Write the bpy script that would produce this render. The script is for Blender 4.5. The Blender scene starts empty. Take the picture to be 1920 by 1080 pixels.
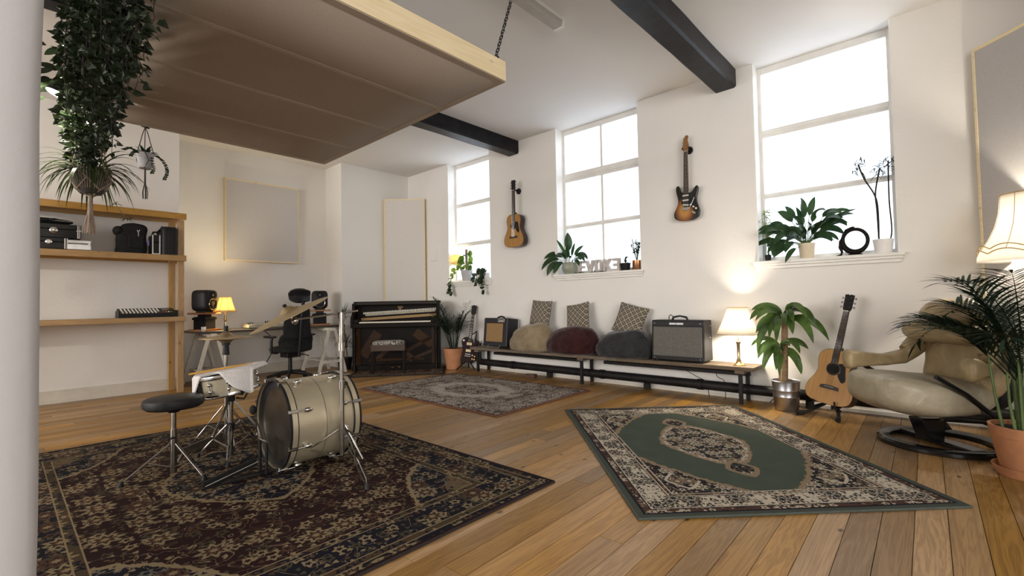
import bpy, bmesh, math, random
from math import sin, cos, pi, radians as R, sqrt, atan2
from mathutils import Vector as V, Matrix as M, Euler, noise as mnoise
random.seed(7)
scene = bpy.context.scene
col = scene.collection

# ---------------------------------------------------------------- camera
HC = 1.08
cam_d = bpy.data.cameras.new('camera'); cam = bpy.data.objects.new('camera', cam_d); col.objects.link(cam)
cam_d.sensor_width = 36.0; cam_d.sensor_fit = 'HORIZONTAL'
cam_d.lens = 36.0 * 882.505 / 1920.0
cam_d.clip_start = 0.05; cam_d.clip_end = 200
yaw, pitch, roll = 0.828047, 0.031042, -0.018565
fw = V((sin(yaw)*cos(pitch), cos(yaw)*cos(pitch), sin(pitch)))
rt0 = V((cos(yaw), -sin(yaw), 0)); up0 = rt0.cross(fw)
rt = cos(roll)*rt0 + sin(roll)*up0; up = -sin(roll)*rt0 + cos(roll)*up0
cam.matrix_world = M(((rt.x, up.x, -fw.x, 0), (rt.y, up.y, -fw.y, 0), (rt.z, up.z, -fw.z, HC), (0, 0, 0, 1)))
scene.camera = cam

# ---------------------------------------------------------------- world, exposure, fill light
w = bpy.data.worlds.new('world'); scene.world = w; w.use_nodes = True
w.node_tree.nodes['Background'].inputs[0].default_value = (0.80, 0.88, 1.0, 1)
w.node_tree.nodes['Background'].inputs[1].default_value = 1.0
vs = scene.view_settings
vs.view_transform = 'Standard'; vs.look = 'None'; vs.gamma = 1.0; vs.use_curve_mapping = False
vs.exposure = 0.34
scene.cycles.use_denoising = True
scene.cycles.max_bounces = 8; scene.cycles.diffuse_bounces = 5; scene.cycles.glossy_bounces = 3
scene.cycles.transmission_bounces = 4; scene.cycles.transparent_max_bounces = 6
scene.cycles.sample_clamp_indirect = 6.0; scene.cycles.caustics_reflective = False; scene.cycles.caustics_refractive = False
WINDOW_STRENGTH = 1.4
def area_light(name, loc, target, size, size_y, power, color):
    d = bpy.data.lights.new(name, 'AREA'); d.shape = 'RECTANGLE'; d.size = size; d.size_y = size_y
    d.energy = power; d.color = color
    o = bpy.data.objects.new(name, d); col.objects.link(o); o.location = loc
    o.rotation_euler = (V(target) - V(loc)).to_track_quat('-Z', 'Y').to_euler()
    return o
# soft fill lights added out of view, far left and behind the camera
LC = (1.0, 0.962, 0.915)
area_light('fill_light_left', (-7.2, 4.6, 2.0), (3.0, 4.6, 1.7), 6.4, 2.9, 440, LC)
area_light('fill_light_rear', (-1.6, -4.2, 2.0), (5.0, 4.2, 1.7), 5.0, 2.9, 300, LC)

XW, YA, YF, ZC, YB, XL, YR = 5.43, 8.30, 7.72, 3.59, -1.15, -7.4, -6.0

# ---------------------------------------------------------------- mesh builder
def frame_to(d, upv=V((0, 0, 1))):
    d = V(d).normalized()
    a = upv if abs(d.dot(upv)) < 0.98 else V((1, 0, 0))
    x = a.cross(d).normalized(); y = d.cross(x)
    return x, y, d
class MB:
    def __init__(s): s.v = []; s.f = []
    def add(s, vs_, fs):
        o = len(s.v); s.v += [tuple(p) for p in vs_]; s.f += [tuple(i + o for i in f) for f in fs]; return s
    def box(s, c, d, m=None):
        x, y, z = [k/2 for k in d]; c = V(c)
        p = [V((a, b, e)) for a in (-x, x) for b in (-y, y) for e in (-z, z)]
        p = [c + (m @ q if m else q) for q in p]
        return s.add(p, [(0,1,3,2),(4,6,7,5),(0,4,5,1),(2,3,7,6),(0,2,6,4),(1,5,7,3)])
    def span(s, a, b):
        return s.box([(a[i]+b[i])/2 for i in range(3)], [abs(b[i]-a[i]) for i in range(3)])
    def bar(s, p0, p1, wx_, wy_, upv=V((0,0,1))):
        p0 = V(p0); p1 = V(p1); x, y, d = frame_to(p1-p0, upv)
        m = M((x, y, d)).transposed()
        return s.box((p0+p1)/2, (wx_, wy_, (p1-p0).length), m)
    def cyl(s, p0, p1, r0, r1=None, n=14):
        r1 = r0 if r1 is None else r1
        p0 = V(p0); p1 = V(p1); x, y, d = frame_to(p1-p0)
        vs_ = [p + r*(cos(2*pi*i/n)*x + sin(2*pi*i/n)*y) for p, r in ((p0, r0), (p1, r1)) for i in range(n)]
        fs = [(i, (i+1) % n, n+(i+1) % n, n+i) for i in range(n)] + [tuple(range(n))[::-1], tuple(range(n, 2*n))]
        return s.add(vs_, fs)
    def tube(s, pts, r, n=8, closed=False):
        pts = [V(p) for p in pts]; k = len(pts)
        rr = r if isinstance(r, (list, tuple)) else [r]*k
        vs_ = []; px = None
        for i, p in enumerate(pts):
            a = pts[(i-1) % k] if (i or closed) else p
            b = pts[(i+1) % k] if (i < k-1 or closed) else p
            d = (b-a)
            if d.length < 1e-9: d = V((0,0,1))
            d.normalize()
            if px is None: px = frame_to(d)[0]
            x = (px - d*px.dot(d))
            x = x.normalized() if x.length > 1e-6 else frame_to(d)[0]
            px = x; y = d.cross(x)
            vs_ += [p + rr[i]*(cos(2*pi*j/n)*x + sin(2*pi*j/n)*y) for j in range(n)]
        fs = []
        for i in range(k if closed else k-1):
            a = i*n; b = ((i+1) % k)*n
            fs += [(a+j, a+(j+1) % n, b+(j+1) % n, b+j) for j in range(n)]
        if not closed: fs += [tuple(range(n))[::-1], tuple(range((k-1)*n, k*n))]
        return s.add(vs_, fs)
    def lathe(s, prof, n=24, c=(0,0,0), m=None, closed=False):
        c = V(c); k = len(prof)
        vs_ = []
        for r, z in prof:
            for i in range(n):
                q = V((r*cos(2*pi*i/n), r*sin(2*pi*i/n), z)); vs_.append(c + (m @ q if m else q))
        fs = []
        for j in range(k if closed else k-1):
            a = j*n; b = ((j+1) % k)*n
            fs += [(a+i, a+(i+1) % n, b+(i+1) % n, b+i) for i in range(n)]
        if not closed:
            if prof[0][0] > 1e-4: fs.append(tuple(range(n))[::-1])
            if prof[-1][0] > 1e-4: fs.append(tuple(range((k-1)*n, k*n)))
        return s.add(vs_, fs)
    def poly(s, pts, y0, y1, m=None, c=(0,0,0)):
        """outline in local x,z extruded along local y"""
        c = V(c); n = len(pts)
        vs_ = [V((p[0], y, p[1])) for y in (y0, y1) for p in pts]
        vs_ = [c + (m @ q if m else q) for q in vs_]
        fs = [(i, (i+1) % n, n+(i+1) % n, n+i) for i in range(n)] + [tuple(range(n))[::-1], tuple(range(n, 2*n))]
        return s.add(vs_, fs)
    def ell(s, c, r, nu=16, nv=10, m=None, e=1.0):
        c = V(c); vs_ = []
        def sp(t, e): return math.copysign(abs(t)**e, t)
        for j in range(nv+1):
            th = pi*j/nv - pi/2
            for i in range(nu):
                a = 2*pi*i/nu
                q = V((r[0]*sp(cos(th), e)*sp(cos(a), e), r[1]*sp(cos(th), e)*sp(sin(a), e), r[2]*sp(sin(th), e)))
                vs_.append(c + (m @ q if m else q))
        fs = [(j*nu+i, j*nu+(i+1) % nu, (j+1)*nu+(i+1) % nu, (j+1)*nu+i) for j in range(nv) for i in range(nu)]
        return s.add(vs_, fs)
    def grid(s, fn, nu, nv, wrap=False):
        vs_ = [fn(i/nu, j/nv) for j in range(nv+1) for i in range(nu if wrap else nu+1)]
        k = nu if wrap else nu+1
        fs = [(j*k+i, j*k+(i+1) % k, (j+1)*k+(i+1) % k, (j+1)*k+i) for j in range(nv) for i in range(nu)]
        return s.add(vs_, fs)
    def leaf(s, p, d, L, W, droop=0.6, n=7, fold=0.15, shape='oval', side=None, twist=0.0, face=None):
        """a leaf blade that starts at p towards d and bends under its weight"""
        p = V(p); d = V(d).normalized(); st = L/n; rows = []
        for i in range(n+1):
            t = i/n
            if shape == 'oval': wd = W*max(0.02, sin(pi*min(1, t**0.85))**0.75) if 0 < t < 1 else W*0.03
            elif shape == 'strap': wd = W*(min(1, 0.35+t*3))*(max(0.03, 1-max(0, (t-0.45)/0.55)**1.7))
            else: wd = W*(max(0.02, (1-t)**0.7))*(0.55+0.45*min(1, t*5))
            sd = side if side is not None else d.cross(V(face) if face is not None else V((0,0,1)))
            sd = V(sd); sd = sd.normalized() if sd.length > 1e-3 else V((1,0,0))
            if twist: sd = M.Rotation(twist*t, 3, d) @ sd
            nm = sd.cross(d)
            rows.append((p - sd*wd/2 + nm*fold*wd, p, p + sd*wd/2 + nm*fold*wd))
            d = (d + V((0,0,-1))*droop/n).normalized(); p = p + d*st
        vs_ = [q for r_ in rows for q in r_]
        fs = [(3*i+a, 3*i+a+1, 3*i+a+4, 3*i+a+3) for i in range(n) for a in (0, 1)]
        s.add(vs_, fs); return s
    def obj(s, name, mat, parent=None, smooth=True, bevel=0, seg=2, thick=0, sub=0, fix=True, ang=38):
        me = bpy.data.meshes.new(name); me.from_pydata(s.v, [], s.f)
        if fix:
            b = bmesh.new(); b.from_mesh(me); bmesh.ops.recalc_face_normals(b, faces=b.faces); b.to_mesh(me); b.free()
        me.materials.append(mat)
        if smooth:
            me.polygons.foreach_set('use_smooth', [True]*len(me.polygons)); me.set_sharp_from_angle(angle=R(ang))
        o = bpy.data.objects.new(name, me); col.objects.link(o)
        if parent: o.parent = parent
        if thick:
            k = o.modifiers.new('solid', 'SOLIDIFY'); k.thickness = thick; k.offset = 0
        if bevel:
            k = o.modifiers.new('bevel', 'BEVEL'); k.width = bevel; k.segments = seg; k.limit_method = 'ANGLE'
        if sub:
            k = o.modifiers.new('sub', 'SUBSURF'); k.levels = sub; k.render_levels = sub
        return o
def thing(name, label, cat, loc=(0,0,0), rot=(0,0,0), group=None):
    o = bpy.data.objects.new(name, None); col.objects.link(o); o.empty_display_size = 0.05
    o.location = loc; o.rotation_euler = rot; tag(o, label, cat, group); return o
def tag(o, label=None, cat=None, group=None, kind=None):
    if label: o['label'] = label
    if cat: o['category'] = cat
    if group: o['group'] = group
    if kind: o['kind'] = kind
    return o
def copy_tree(o, parent=None):
    c = o.copy(); col.objects.link(c); c.parent = parent
    for ch in [k for k in bpy.data.objects if k.parent == o]: copy_tree(ch, c)
    return c
def catmull(pts, n=6, closed=True):
    out = []; k = len(pts)
    for i in range(k if closed else k-1):
        P = [V(pts[(i+j) % k]) if closed else V(pts[max(0, min(k-1, i+j))]) for j in (-1, 0, 1, 2)]
        for q in range(n):
            t = q/n
            out.append(0.5*((2*P[1]) + (P[2]-P[0])*t + (2*P[0]-5*P[1]+4*P[2]-P[3])*t*t + (3*P[1]-P[0]-3*P[2]+P[3])*t**3))
    if not closed: out.append(V(pts[-1]))
    return out
def mirror_outline(half, n=5):
    """half outline from the top centre to the bottom centre (x>=0) -> closed smooth outline"""
    pts = half + [(-x, z) for x, z in reversed(half[1:-1])]
    return [(p[0], p[1]) for p in catmull([V((x, z)) for x, z in pts], n)]
def rotz(a): return M.Rotation(a, 3, 'Z')
def rotx(a): return M.Rotation(a, 3, 'X')
def roty(a): return M.Rotation(a, 3, 'Y')

# ---------------------------------------------------------------- shader expressions
class S:
    """a node socket with arithmetic"""
    def __init__(s, nt, k): s.nt = nt; s.k = k
    def op(s, o, b=None, c=None):
        n = s.nt.nodes.new('ShaderNodeMath'); n.operation = o
        s.nt.links.new(s.k, n.inputs[0])
        for i, q in ((1, b), (2, c)):
            if q is None: continue
            if isinstance(q, S): s.nt.links.new(q.k, n.inputs[i])
            else: n.inputs[i].default_value = q
        return S(s.nt, n.outputs[0])
    def __add__(s, b): return s.op('ADD', b)
    def __sub__(s, b): return s.op('SUBTRACT', b)
    def __mul__(s, b): return s.op('MULTIPLY', b)
    def __truediv__(s, b): return s.op('DIVIDE', b)
    __radd__ = __add__; __rmul__ = __mul__
    def __rsub__(s, b): return (s*-1.0)+b
    def abs(s): return s.op('ABSOLUTE')
    def gt(s, b): return s.op('GREATER_THAN', b)
    def lt(s, b): return s.op('LESS_THAN', b)
    def min(s, b): return s.op('MINIMUM', b)
    def max(s, b): return s.op('MAXIMUM', b)
    def sin(s): return s.op('SINE')
    def pow(s, b): return s.op('POWER', b)
    def sat(s):
        q = s.op('ADD', 0.0); q.k.node.use_clamp = True; return q
    def band(s, lo, hi): return s.gt(lo)*s.lt(hi)
class MT:
    def __init__(s, name, rough=0.6, metal=0.0, spec=0.5):
        s.m = bpy.data.materials.new(name); s.m.use_nodes = True; s.nt = s.m.node_tree
        s.b = s.nt.nodes['Principled BSDF']
        s.b.inputs['Roughness'].default_value = rough; s.b.inputs['Metallic'].default_value = metal
        s.b.inputs['Specular IOR Level'].default_value = spec
    def node(s, t, **kw):
        n = s.nt.nodes.new(t)
        for k, v in kw.items(): setattr(n, k, v)
        return n
    def coord(s, which='Object'):
        if which == 'World': return s.node('ShaderNodeNewGeometry').outputs['Position']
        return s.node('ShaderNodeTexCoord').outputs[which]
    def map(s, vec, sc=(1,1,1), rot=(0,0,0), loc=(0,0,0)):
        n = s.node('ShaderNodeMapping'); n.inputs['Scale'].default_value = sc; n.inputs['Rotation'].default_value = rot; n.inputs['Location'].default_value = loc
        s.nt.links.new(vec, n.inputs[0]); return n.outputs[0]
    def xyz(s, vec):
        n = s.node('ShaderNodeSeparateXYZ'); s.nt.links.new(vec, n.inputs[0]); return [S(s.nt, n.outputs[i]) for i in range(3)]
    def vec(s, x, y, z=0.0):
        n = s.node('ShaderNodeCombineXYZ')
        for i, q in enumerate((x, y, z)):
            if isinstance(q, S): s.nt.links.new(q.k, n.inputs[i])
            else: n.inputs[i].default_value = q
        return n.outputs[0]
    def noise(s, vec, scale, detail=3.0, rough=0.55, dist=0.0, color=False):
        n = s.node('ShaderNodeTexNoise'); n.inputs['Scale'].default_value = scale; n.inputs['Detail'].default_value = detail
        n.inputs['Roughness'].default_value = rough; n.inputs['Distortion'].default_value = dist
        if vec is not None: s.nt.links.new(vec, n.inputs['Vector'])
        return n.outputs['Color'] if color else S(s.nt, n.outputs[0])
    def vor(s, vec, scale, feature='F1', rnd=1.0):
        n = s.node('ShaderNodeTexVoronoi', feature=feature, voronoi_dimensions='2D'); n.inputs['Scale'].default_value = scale; n.inputs['Randomness'].default_value = rnd
        s.nt.links.new(vec, n.inputs['Vector'])
        return S(s.nt, n.outputs['Distance']), n.outputs.get('Color')
    def rosette(s, vec, scale, petals):
        """flower shaped cells: radius in cells (petalled) and a random number per flower"""
        n = s.node('ShaderNodeTexVoronoi', feature='F1', voronoi_dimensions='2D'); n.inputs['Scale'].default_value = scale; n.inputs['Randomness'].default_value = 0.75
        s.nt.links.new(vec, n.inputs['Vector'])
        d = s.node('ShaderNodeVectorMath', operation='SUBTRACT'); s.nt.links.new(vec, d.inputs[0]); s.nt.links.new(n.outputs['Position'], d.inputs[1])
        x, y, z = s.xyz(d.outputs[0]); a = y.op('ARCTAN2', x); r = (x*x + y*y).op('SQRT')*scale
        c = s.node('ShaderNodeSeparateColor'); s.nt.links.new(n.outputs['Color'], c.inputs[0])
        q = S(s.nt, c.outputs[0])
        return r*(1.0 + ((a*petals) + q*6.0).sin()*0.24), q, S(s.nt, c.outputs[1])
    def ramp(s, fac, stops, interp='LINEAR'):
        n = s.node('ShaderNodeValToRGB'); n.color_ramp.interpolation = interp; e = n.color_ramp.elements
        while len(e) < len(stops): e.new(0.5)
        for q, (p, c) in zip(e, stops): q.position = p; q.color = (*c, 1)
        s.nt.links.new(fac.k, n.inputs[0]); return n.outputs[0]
    def mix(s, fac, a, b, mode='MIX'):
        n = s.node('ShaderNodeMix', data_type='RGBA', blend_type=mode)
        if isinstance(fac, S): s.nt.links.new(fac.k, n.inputs[0])
        else: n.inputs[0].default_value = fac
        for i, q in ((6, a), (7, b)):
            if isinstance(q, tuple): n.inputs[i].default_value = (*q, 1)
            else: s.nt.links.new(q, n.inputs[i])
        return n.outputs[2]
    def color(s, c):
        if isinstance(c, tuple): s.b.inputs['Base Color'].default_value = (*c, 1)
        else: s.nt.links.new(c, s.b.inputs['Base Color'])
        return s
    def rough(s, r): s.nt.links.new(r.k, s.b.inputs['Roughness']); return s
    def bump(s, h, strength=0.3, dist=0.01):
        n = s.node('ShaderNodeBump'); n.inputs['Strength'].default_value = strength; n.inputs['Distance'].default_value = dist
        s.nt.links.new(h.k, n.inputs['Height']); s.nt.links.new(n.outputs[0], s.b.inputs['Normal']); return s
    def emit(s, c, st):
        s.b.inputs['Emission Color'].default_value = (*c, 1); s.b.inputs['Emission Strength'].default_value = st; return s
def plain(name, c, rough=0.6, metal=0.0, var=0.12, scale=20.0, bump=0.0, bscale=None, spec=0.5):
    t = MT(name, rough, metal, spec)
    vec = t.coord('Object'); n = t.noise(vec, scale, 3)
    lo = tuple(max(0, k*(1-var)) for k in c); hi = tuple(min(1, k*(1+var)) for k in c)
    t.color(t.ramp(n, [(0.3, lo), (0.7, hi)]))
    if bump: t.bump(t.noise(vec, bscale or scale*3, 3), bump, 0.004)
    return t.m
def wood(name, c, c2, rough=0.5, axis=0, scale=1.0, knots=0.0, rnd=0.25, world=False, bump=0.1):
    t = MT(name, rough)
    vec = t.coord('World' if world else 'Object')
    oi = t.node('ShaderNodeObjectInfo'); rv = S(t.nt, oi.outputs['Random'])
    x, y, z = t.xyz(vec)
    off = rv*37.0
    q = [x, y, z]
    st = [9.0*scale]*3; st[axis] = 0.55*scale
    v2 = t.vec(q[0]*st[0]+off, q[1]*st[1]+off*0.7, q[2]*st[2])
    n1 = t.noise(v2, 1.6, 4, 0.6, 0.9)
    rings = ((n1*46.0).sin()*0.5+0.5)
    fine = t.noise(t.vec(q[0]*(6 if axis == 0 else 160)*scale, q[1]*(6 if axis == 1 else 160)*scale, q[2]*(6 if axis == 2 else 160)*scale), 1.0, 2)
    g = (rings*0.30 + fine*0.44 + n1*0.36).sat()
    cc = t.ramp(g, [(0.15, c2), (0.75, c)])
    if knots:
        oth = [q[k_] for k_ in range(3) if k_ != axis]
        kd, kc = t.vor(t.vec(q[axis]*1.9+off, (oth[0]+oth[1])*3.6+off, 0.0), 1.0)
        ks = t.node('ShaderNodeSeparateColor'); t.nt.links.new(kc, ks.inputs[0])
        km = ((1.0 - kd*(1.0/0.052))*1.6).sat()*S(t.nt, ks.outputs[0]).gt(0.55)*knots
        cc = t.mix(km, cc, tuple(k*0.22 for k in c2))
    hs = t.node('ShaderNodeHueSaturation'); t.nt.links.new(cc, hs.inputs['Color'])
    t.nt.links.new(((rv - 0.5)*(2*rnd) + 1.0).k, hs.inputs['Value'])
    t.nt.links.new(((((rv*7.31).op('FRACT')) - 0.5)*0.35 + 1.0).k, hs.inputs['Saturation'])
    t.color(hs.outputs[0])
    t.bump(g, bump, 0.003)
    return t

# ---------------------------------------------------------------- materials
def m_wall(name, c, tint=0.04):
    t = MT(name, 0.75, 0, 0.25); vec = t.coord('World')
    n = t.noise(vec, 1.3, 4); t.color(t.ramp(n, [(0.3, tuple(k*(1-tint) for k in c)), (0.7, c)]))
    t.bump(t.noise(vec, 26, 4)*0.6 + t.noise(vec, 4.0, 2), 0.22, 0.012); return t.m
MW = m_wall('wall_paint', (0.80, 0.775, 0.74)); MC = m_wall('ceiling_paint', (0.79, 0.77, 0.745), 0.03)
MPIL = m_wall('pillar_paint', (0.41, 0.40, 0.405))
MTRIM = plain('white_gloss_paint', (0.80, 0.78, 0.74), 0.35, var=0.05, scale=6)
MBASE = plain('cream_skirting_paint', (0.66, 0.61, 0.53), 0.4, var=0.08, scale=5)
MBEAM = plain('black_beam_paint', (0.008, 0.008, 0.010), 0.4, var=0.5, scale=9, bump=0.6, bscale=7, spec=0.22)
MFLO = wood('floor_board_wood', (0.365, 0.212, 0.078), (0.185, 0.095, 0.030), 0.39, 0, 1.0, 0.9, 0.32, True, 0.12).m; MFLO.node_tree.nodes['Principled BSDF'].inputs['Specular IOR Level'].default_value = 0.3
MSUB = plain('subfloor_dark', (0.012, 0.008, 0.005), 0.9)
MPINE = wood('pine_shelf', (0.46, 0.265, 0.078), (0.33, 0.165, 0.042), 0.5, 0, 1.0, 0.7, 0.12).m
MPINEZ = wood('pine_post', (0.44, 0.255, 0.078), (0.31, 0.155, 0.042), 0.5, 2, 1.0, 0.7, 0.12).m
MPALE = wood('pale_pine', (0.80, 0.68, 0.46), (0.70, 0.55, 0.32), 0.55, 0, 0.8, 0.3, 0.08).m
MBENCH = wood('weathered_plank', (0.165, 0.125, 0.085), (0.07, 0.05, 0.033), 0.7, 1, 1.0, 0.5, 0.2).m
MBROWN = wood('brown_board', (0.30, 0.125, 0.045), (0.18, 0.065, 0.02), 0.45, 0, 1.0, 0.2, 0.1).m
MPIANO = wood('piano_wood', (0.009, 0.0055, 0.004), (0.004, 0.003, 0.002), 0.45, 0, 1.0, 0, 0.1).m; MPIANO.node_tree.nodes['Principled BSDF'].inputs['Specular IOR Level'].default_value = 0.12
MWALN = wood('walnut_veneer', (0.050, 0.024, 0.010), (0.020, 0.009, 0.005), 0.45, 0, 1.2, 0, 0.2).m; MWALN.node_tree.nodes['Principled BSDF'].inputs['Specular IOR Level'].default_value = 0.15
MDRIFT = plain('whitewashed_wood', (0.62, 0.58, 0.51), 0.6, var=0.1, scale=14)
MBLK = plain('black_satin', (0.012, 0.012, 0.013), 0.45, var=0.2, spec=0.22)
MBLKM = plain('black_matte', (0.013, 0.013, 0.014), 0.85, var=0.3, bump=0.2, bscale=200, spec=0.22)
MBLKG = plain('black_gloss', (0.008, 0.008, 0.009), 0.15)
MVIN = plain('black_vinyl', (0.016, 0.016, 0.017), 0.42, var=0.2, bump=0.25, bscale=260, spec=0.22)
MIRON = plain('black_iron', (0.014, 0.013, 0.013), 0.5, var=0.4, scale=8, bump=0.3, bscale=40, spec=0.22)
MCHR = plain('chrome', (0.62, 0.61, 0.60), 0.16, 1.0, var=0.05)
MDCHR = plain('dull_chrome', (0.36, 0.34, 0.31), 0.24, 1.0, var=0.2)
MSTEEL = plain('galvanised_steel', (0.42, 0.42, 0.44), 0.34, 1.0, var=0.15, scale=9)
MALU = plain('aluminium', (0.62, 0.62, 0.63), 0.35, 0.9, var=0.06)
MGOLDTR = plain('gold_braid', (0.50, 0.34, 0.12), 0.5, 0.3)
MBRASS = plain('brass', (0.55, 0.38, 0.16), 0.25, 1.0)
MIV = plain('ivory_plastic', (0.72, 0.68, 0.58), 0.35, var=0.03)
MWHITE = plain('white_ceramic', (0.82, 0.80, 0.77), 0.3, var=0.03)
MCREAM = plain('cream_ceramic', (0.68, 0.58, 0.42), 0.35, var=0.05)
MGREYP = plain('grey_clay_pot', (0.44, 0.43, 0.44), 0.7, var=0.1, scale=30)
MSAGE = plain('sage_glazed_pot', (0.30, 0.32, 0.25), 0.35, var=0.15, scale=12)
MCOP = plain('copper_pot', (0.42, 0.20, 0.09), 0.28, 0.8, var=0.2)
MTERRA = plain('terracotta', (0.42, 0.185, 0.085), 0.75, var=0.15, scale=9, bump=0.1, bscale=60)
MSOIL = plain('soil', (0.02, 0.014, 0.01), 0.95, var=0.5, scale=60, bump=0.8, bscale=90)
MROPE = plain('macrame_cord', (0.36, 0.28, 0.22), 0.9, var=0.15, scale=60)
MDROPE = plain('dark_macrame_cord', (0.05, 0.045, 0.04), 0.9)
MBARK = plain('cane_bark', (0.27, 0.18, 0.10), 0.85, var=0.35, scale=30, bump=0.6, bscale=50)
MSTEM = plain('green_stem', (0.10, 0.15, 0.05), 0.6, var=0.2)
MDSTEM = plain('dark_stem', (0.028, 0.020, 0.020), 0.8, var=0.3, spec=0.2)
def m_leaf(name, c, c2, rough=0.38, trans=0.25):
    t = MT(name, rough); vec = t.coord('Object'); n = t.noise(vec, 9, 2)
    cc = t.ramp(n, [(0.3, c2), (0.72, c)]); t.color(cc)
    tr = t.node('ShaderNodeBsdfTranslucent'); t.nt.links.new(cc, tr.inputs[0])
    mx = t.node('ShaderNodeMixShader'); mx.inputs[0].default_value = trans
    t.nt.links.new(t.b.outputs[0], mx.inputs[1]); t.nt.links.new(tr.outputs[0], mx.inputs[2])
    t.b.inputs['Specular IOR Level'].default_value = 0.3
    t.nt.links.new(mx.outputs[0], t.nt.nodes['Material Output'].inputs[0]); return t.m
LDARK = m_leaf('leaf_dark', (0.030, 0.062, 0.026), (0.013, 0.030, 0.014), 0.32)
LLILY = m_leaf('leaf_lily', (0.040, 0.088, 0.030), (0.016, 0.040, 0.016), 0.33, 0.32)
LMID = m_leaf('leaf_mid', (0.11, 0.19, 0.040), (0.035, 0.075, 0.018), 0.35)
LPALM = m_leaf('leaf_palm', (0.020, 0.042, 0.020), (0.009, 0.02, 0.010), 0.55, 0.2)
LIVY = m_leaf('leaf_ivy', (0.020, 0.034, 0.012), (0.007, 0.014, 0.005), 0.5, 0.18)
LLIME = m_leaf('leaf_lime', (0.24, 0.36, 0.06), (0.12, 0.22, 0.03), 0.4, 0.4)
LYEL = m_leaf('leaf_yellowing', (0.42, 0.40, 0.10), (0.20, 0.26, 0.05), 0.5, 0.4)
LSPID = m_leaf('leaf_spider', (0.085, 0.115, 0.04), (0.018, 0.036, 0.010), 0.4, 0.3)
def m_shade(name, c, tr=0.72):
    t = MT(name, 0.8); t.color(c)
    n = t.node('ShaderNodeBsdfTranslucent'); n.inputs[0].default_value = (*c, 1)
    mx = t.node('ShaderNodeMixShader'); mx.inputs[0].default_value = tr
    t.nt.links.new(t.b.outputs[0], mx.inputs[1]); t.nt.links.new(n.outputs[0], mx.inputs[2])
    t.nt.links.new(mx.outputs[0], t.nt.nodes['Material Output'].inputs[0]); return t.m
MSHW = m_shade('white_lampshade', (0.86, 0.83, 0.78)); MSHY = m_shade('yellow_lampshade', (0.86, 0.72, 0.40), 0.55)
def m_emit(name, c, st):
    t = MT(name, 0.4); t.color(c); t.emit(c, st); return t.m
MPANE = m_emit('frosted_daylight_glass', (0.80, 0.88, 1.0), WINDOW_STRENGTH)
MBULB = m_emit('lit_bulb', (1.0, 0.80, 0.5), 12.0)

# ================================================================ SETTING
def struct(name, mb, mat, label=None, parent=None, **kw):
    o = mb.obj(name, mat, parent, **kw)
    if parent is None:
        o['kind'] = 'structure'
        if label: o['label'] = label
    return o
TH = 0.32
# floor: subfloor and individual boards running towards the window wall
floor = struct('floor', MB().span((XL, YR, -0.08), (XW+TH, YA+TH, -0.022)), MSUB, 'bare pine floorboards with knots and dark gaps', smooth=False)
bw = 0.121; a_pl = R(1.2)
unit = MB().box((0, 0, 0), (1, 1, 1)); um = None
rp = random.Random(3)
k = 0
for i in range(-14, 72):
    yc = i*bw + 0.02
    cuts = [-2.2]
    while cuts[-1] < 5.3:
        nx = cuts[-1] + rp.uniform(2.2, 4.2)
        cuts.append(nx if nx < 4.6 else 5.5)
    for x0, x1 in zip(cuts, cuts[1:]):
        xm = (x0+x1)/2
        y = yc + (xm*math.tan(a_pl))
        if y < YB+0.1 or y > YA-0.02: continue
        if um is None:
            o = unit.obj('plank', MFLO, floor, smooth=False); um = o.data
        else:
            o = bpy.data.objects.new('plank', um); col.objects.link(o); o.parent = floor
        o.location = (xm, y, -0.011 + rp.uniform(-0.0012, 0.0))
        o.scale = (x1-x0-0.002, bw-0.0028, 0.022); o.rotation_euler = (0, 0, a_pl)
        k += 1
struct('ceiling', MB().span((XL-TH, YR-TH, ZC), (XW+TH, YA+TH, ZC+0.2)), MC, 'white plastered ceiling', smooth=False)
# windows along the window wall: (y0, y1) openings reach up to the ceiling
SILL = 1.465
WIN = [(5.44, 6.52), (2.775, 4.09), (0.28, 1.445)]
wb = MB().span((XW, YB-TH, 0), (XW+TH, YA+TH, SILL-0.03))
ys = [YB-TH] + [k for a in sorted(WIN) for k in a] + [YA+TH]
for a, b in zip(ys[0::2], ys[1::2]): wb.span((XW, a, SILL-0.03), (XW+TH, b, ZC))
struct('wall_right', wb, MW, 'white plastered wall with three tall windows', smooth=False)
struct('wall_back_left', MB().span((XL, YF, 0), (1.66, YA+TH, ZC)), MW, 'white wall behind the pine shelving', smooth=False)
struct('wall_back', MB().span((1.66, YA, 0), (4.03, YA+TH, ZC)), MW, 'white alcove wall behind the desk', smooth=False)
struct('wall_back_right', MB().span((4.03, YF, 0), (XW, YA+TH, ZC)), MW, 'white wall behind the piano', smooth=False)
struct('wall_front', MB().span((3.7, YB-TH, 0), (XW, YB, ZC)).span((3.7, YR, 0), (3.7+TH, YB-TH, ZC)), MW, smooth=False)
struct('wall_rear', MB().span((XL, YR-TH, 0), (3.7+TH, YR, ZC)), MW, smooth=False)
struct('wall_left', MB().span((XL-TH, YR-TH, 0), (XL, YA+TH, ZC)), MW, smooth=False)
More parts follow.
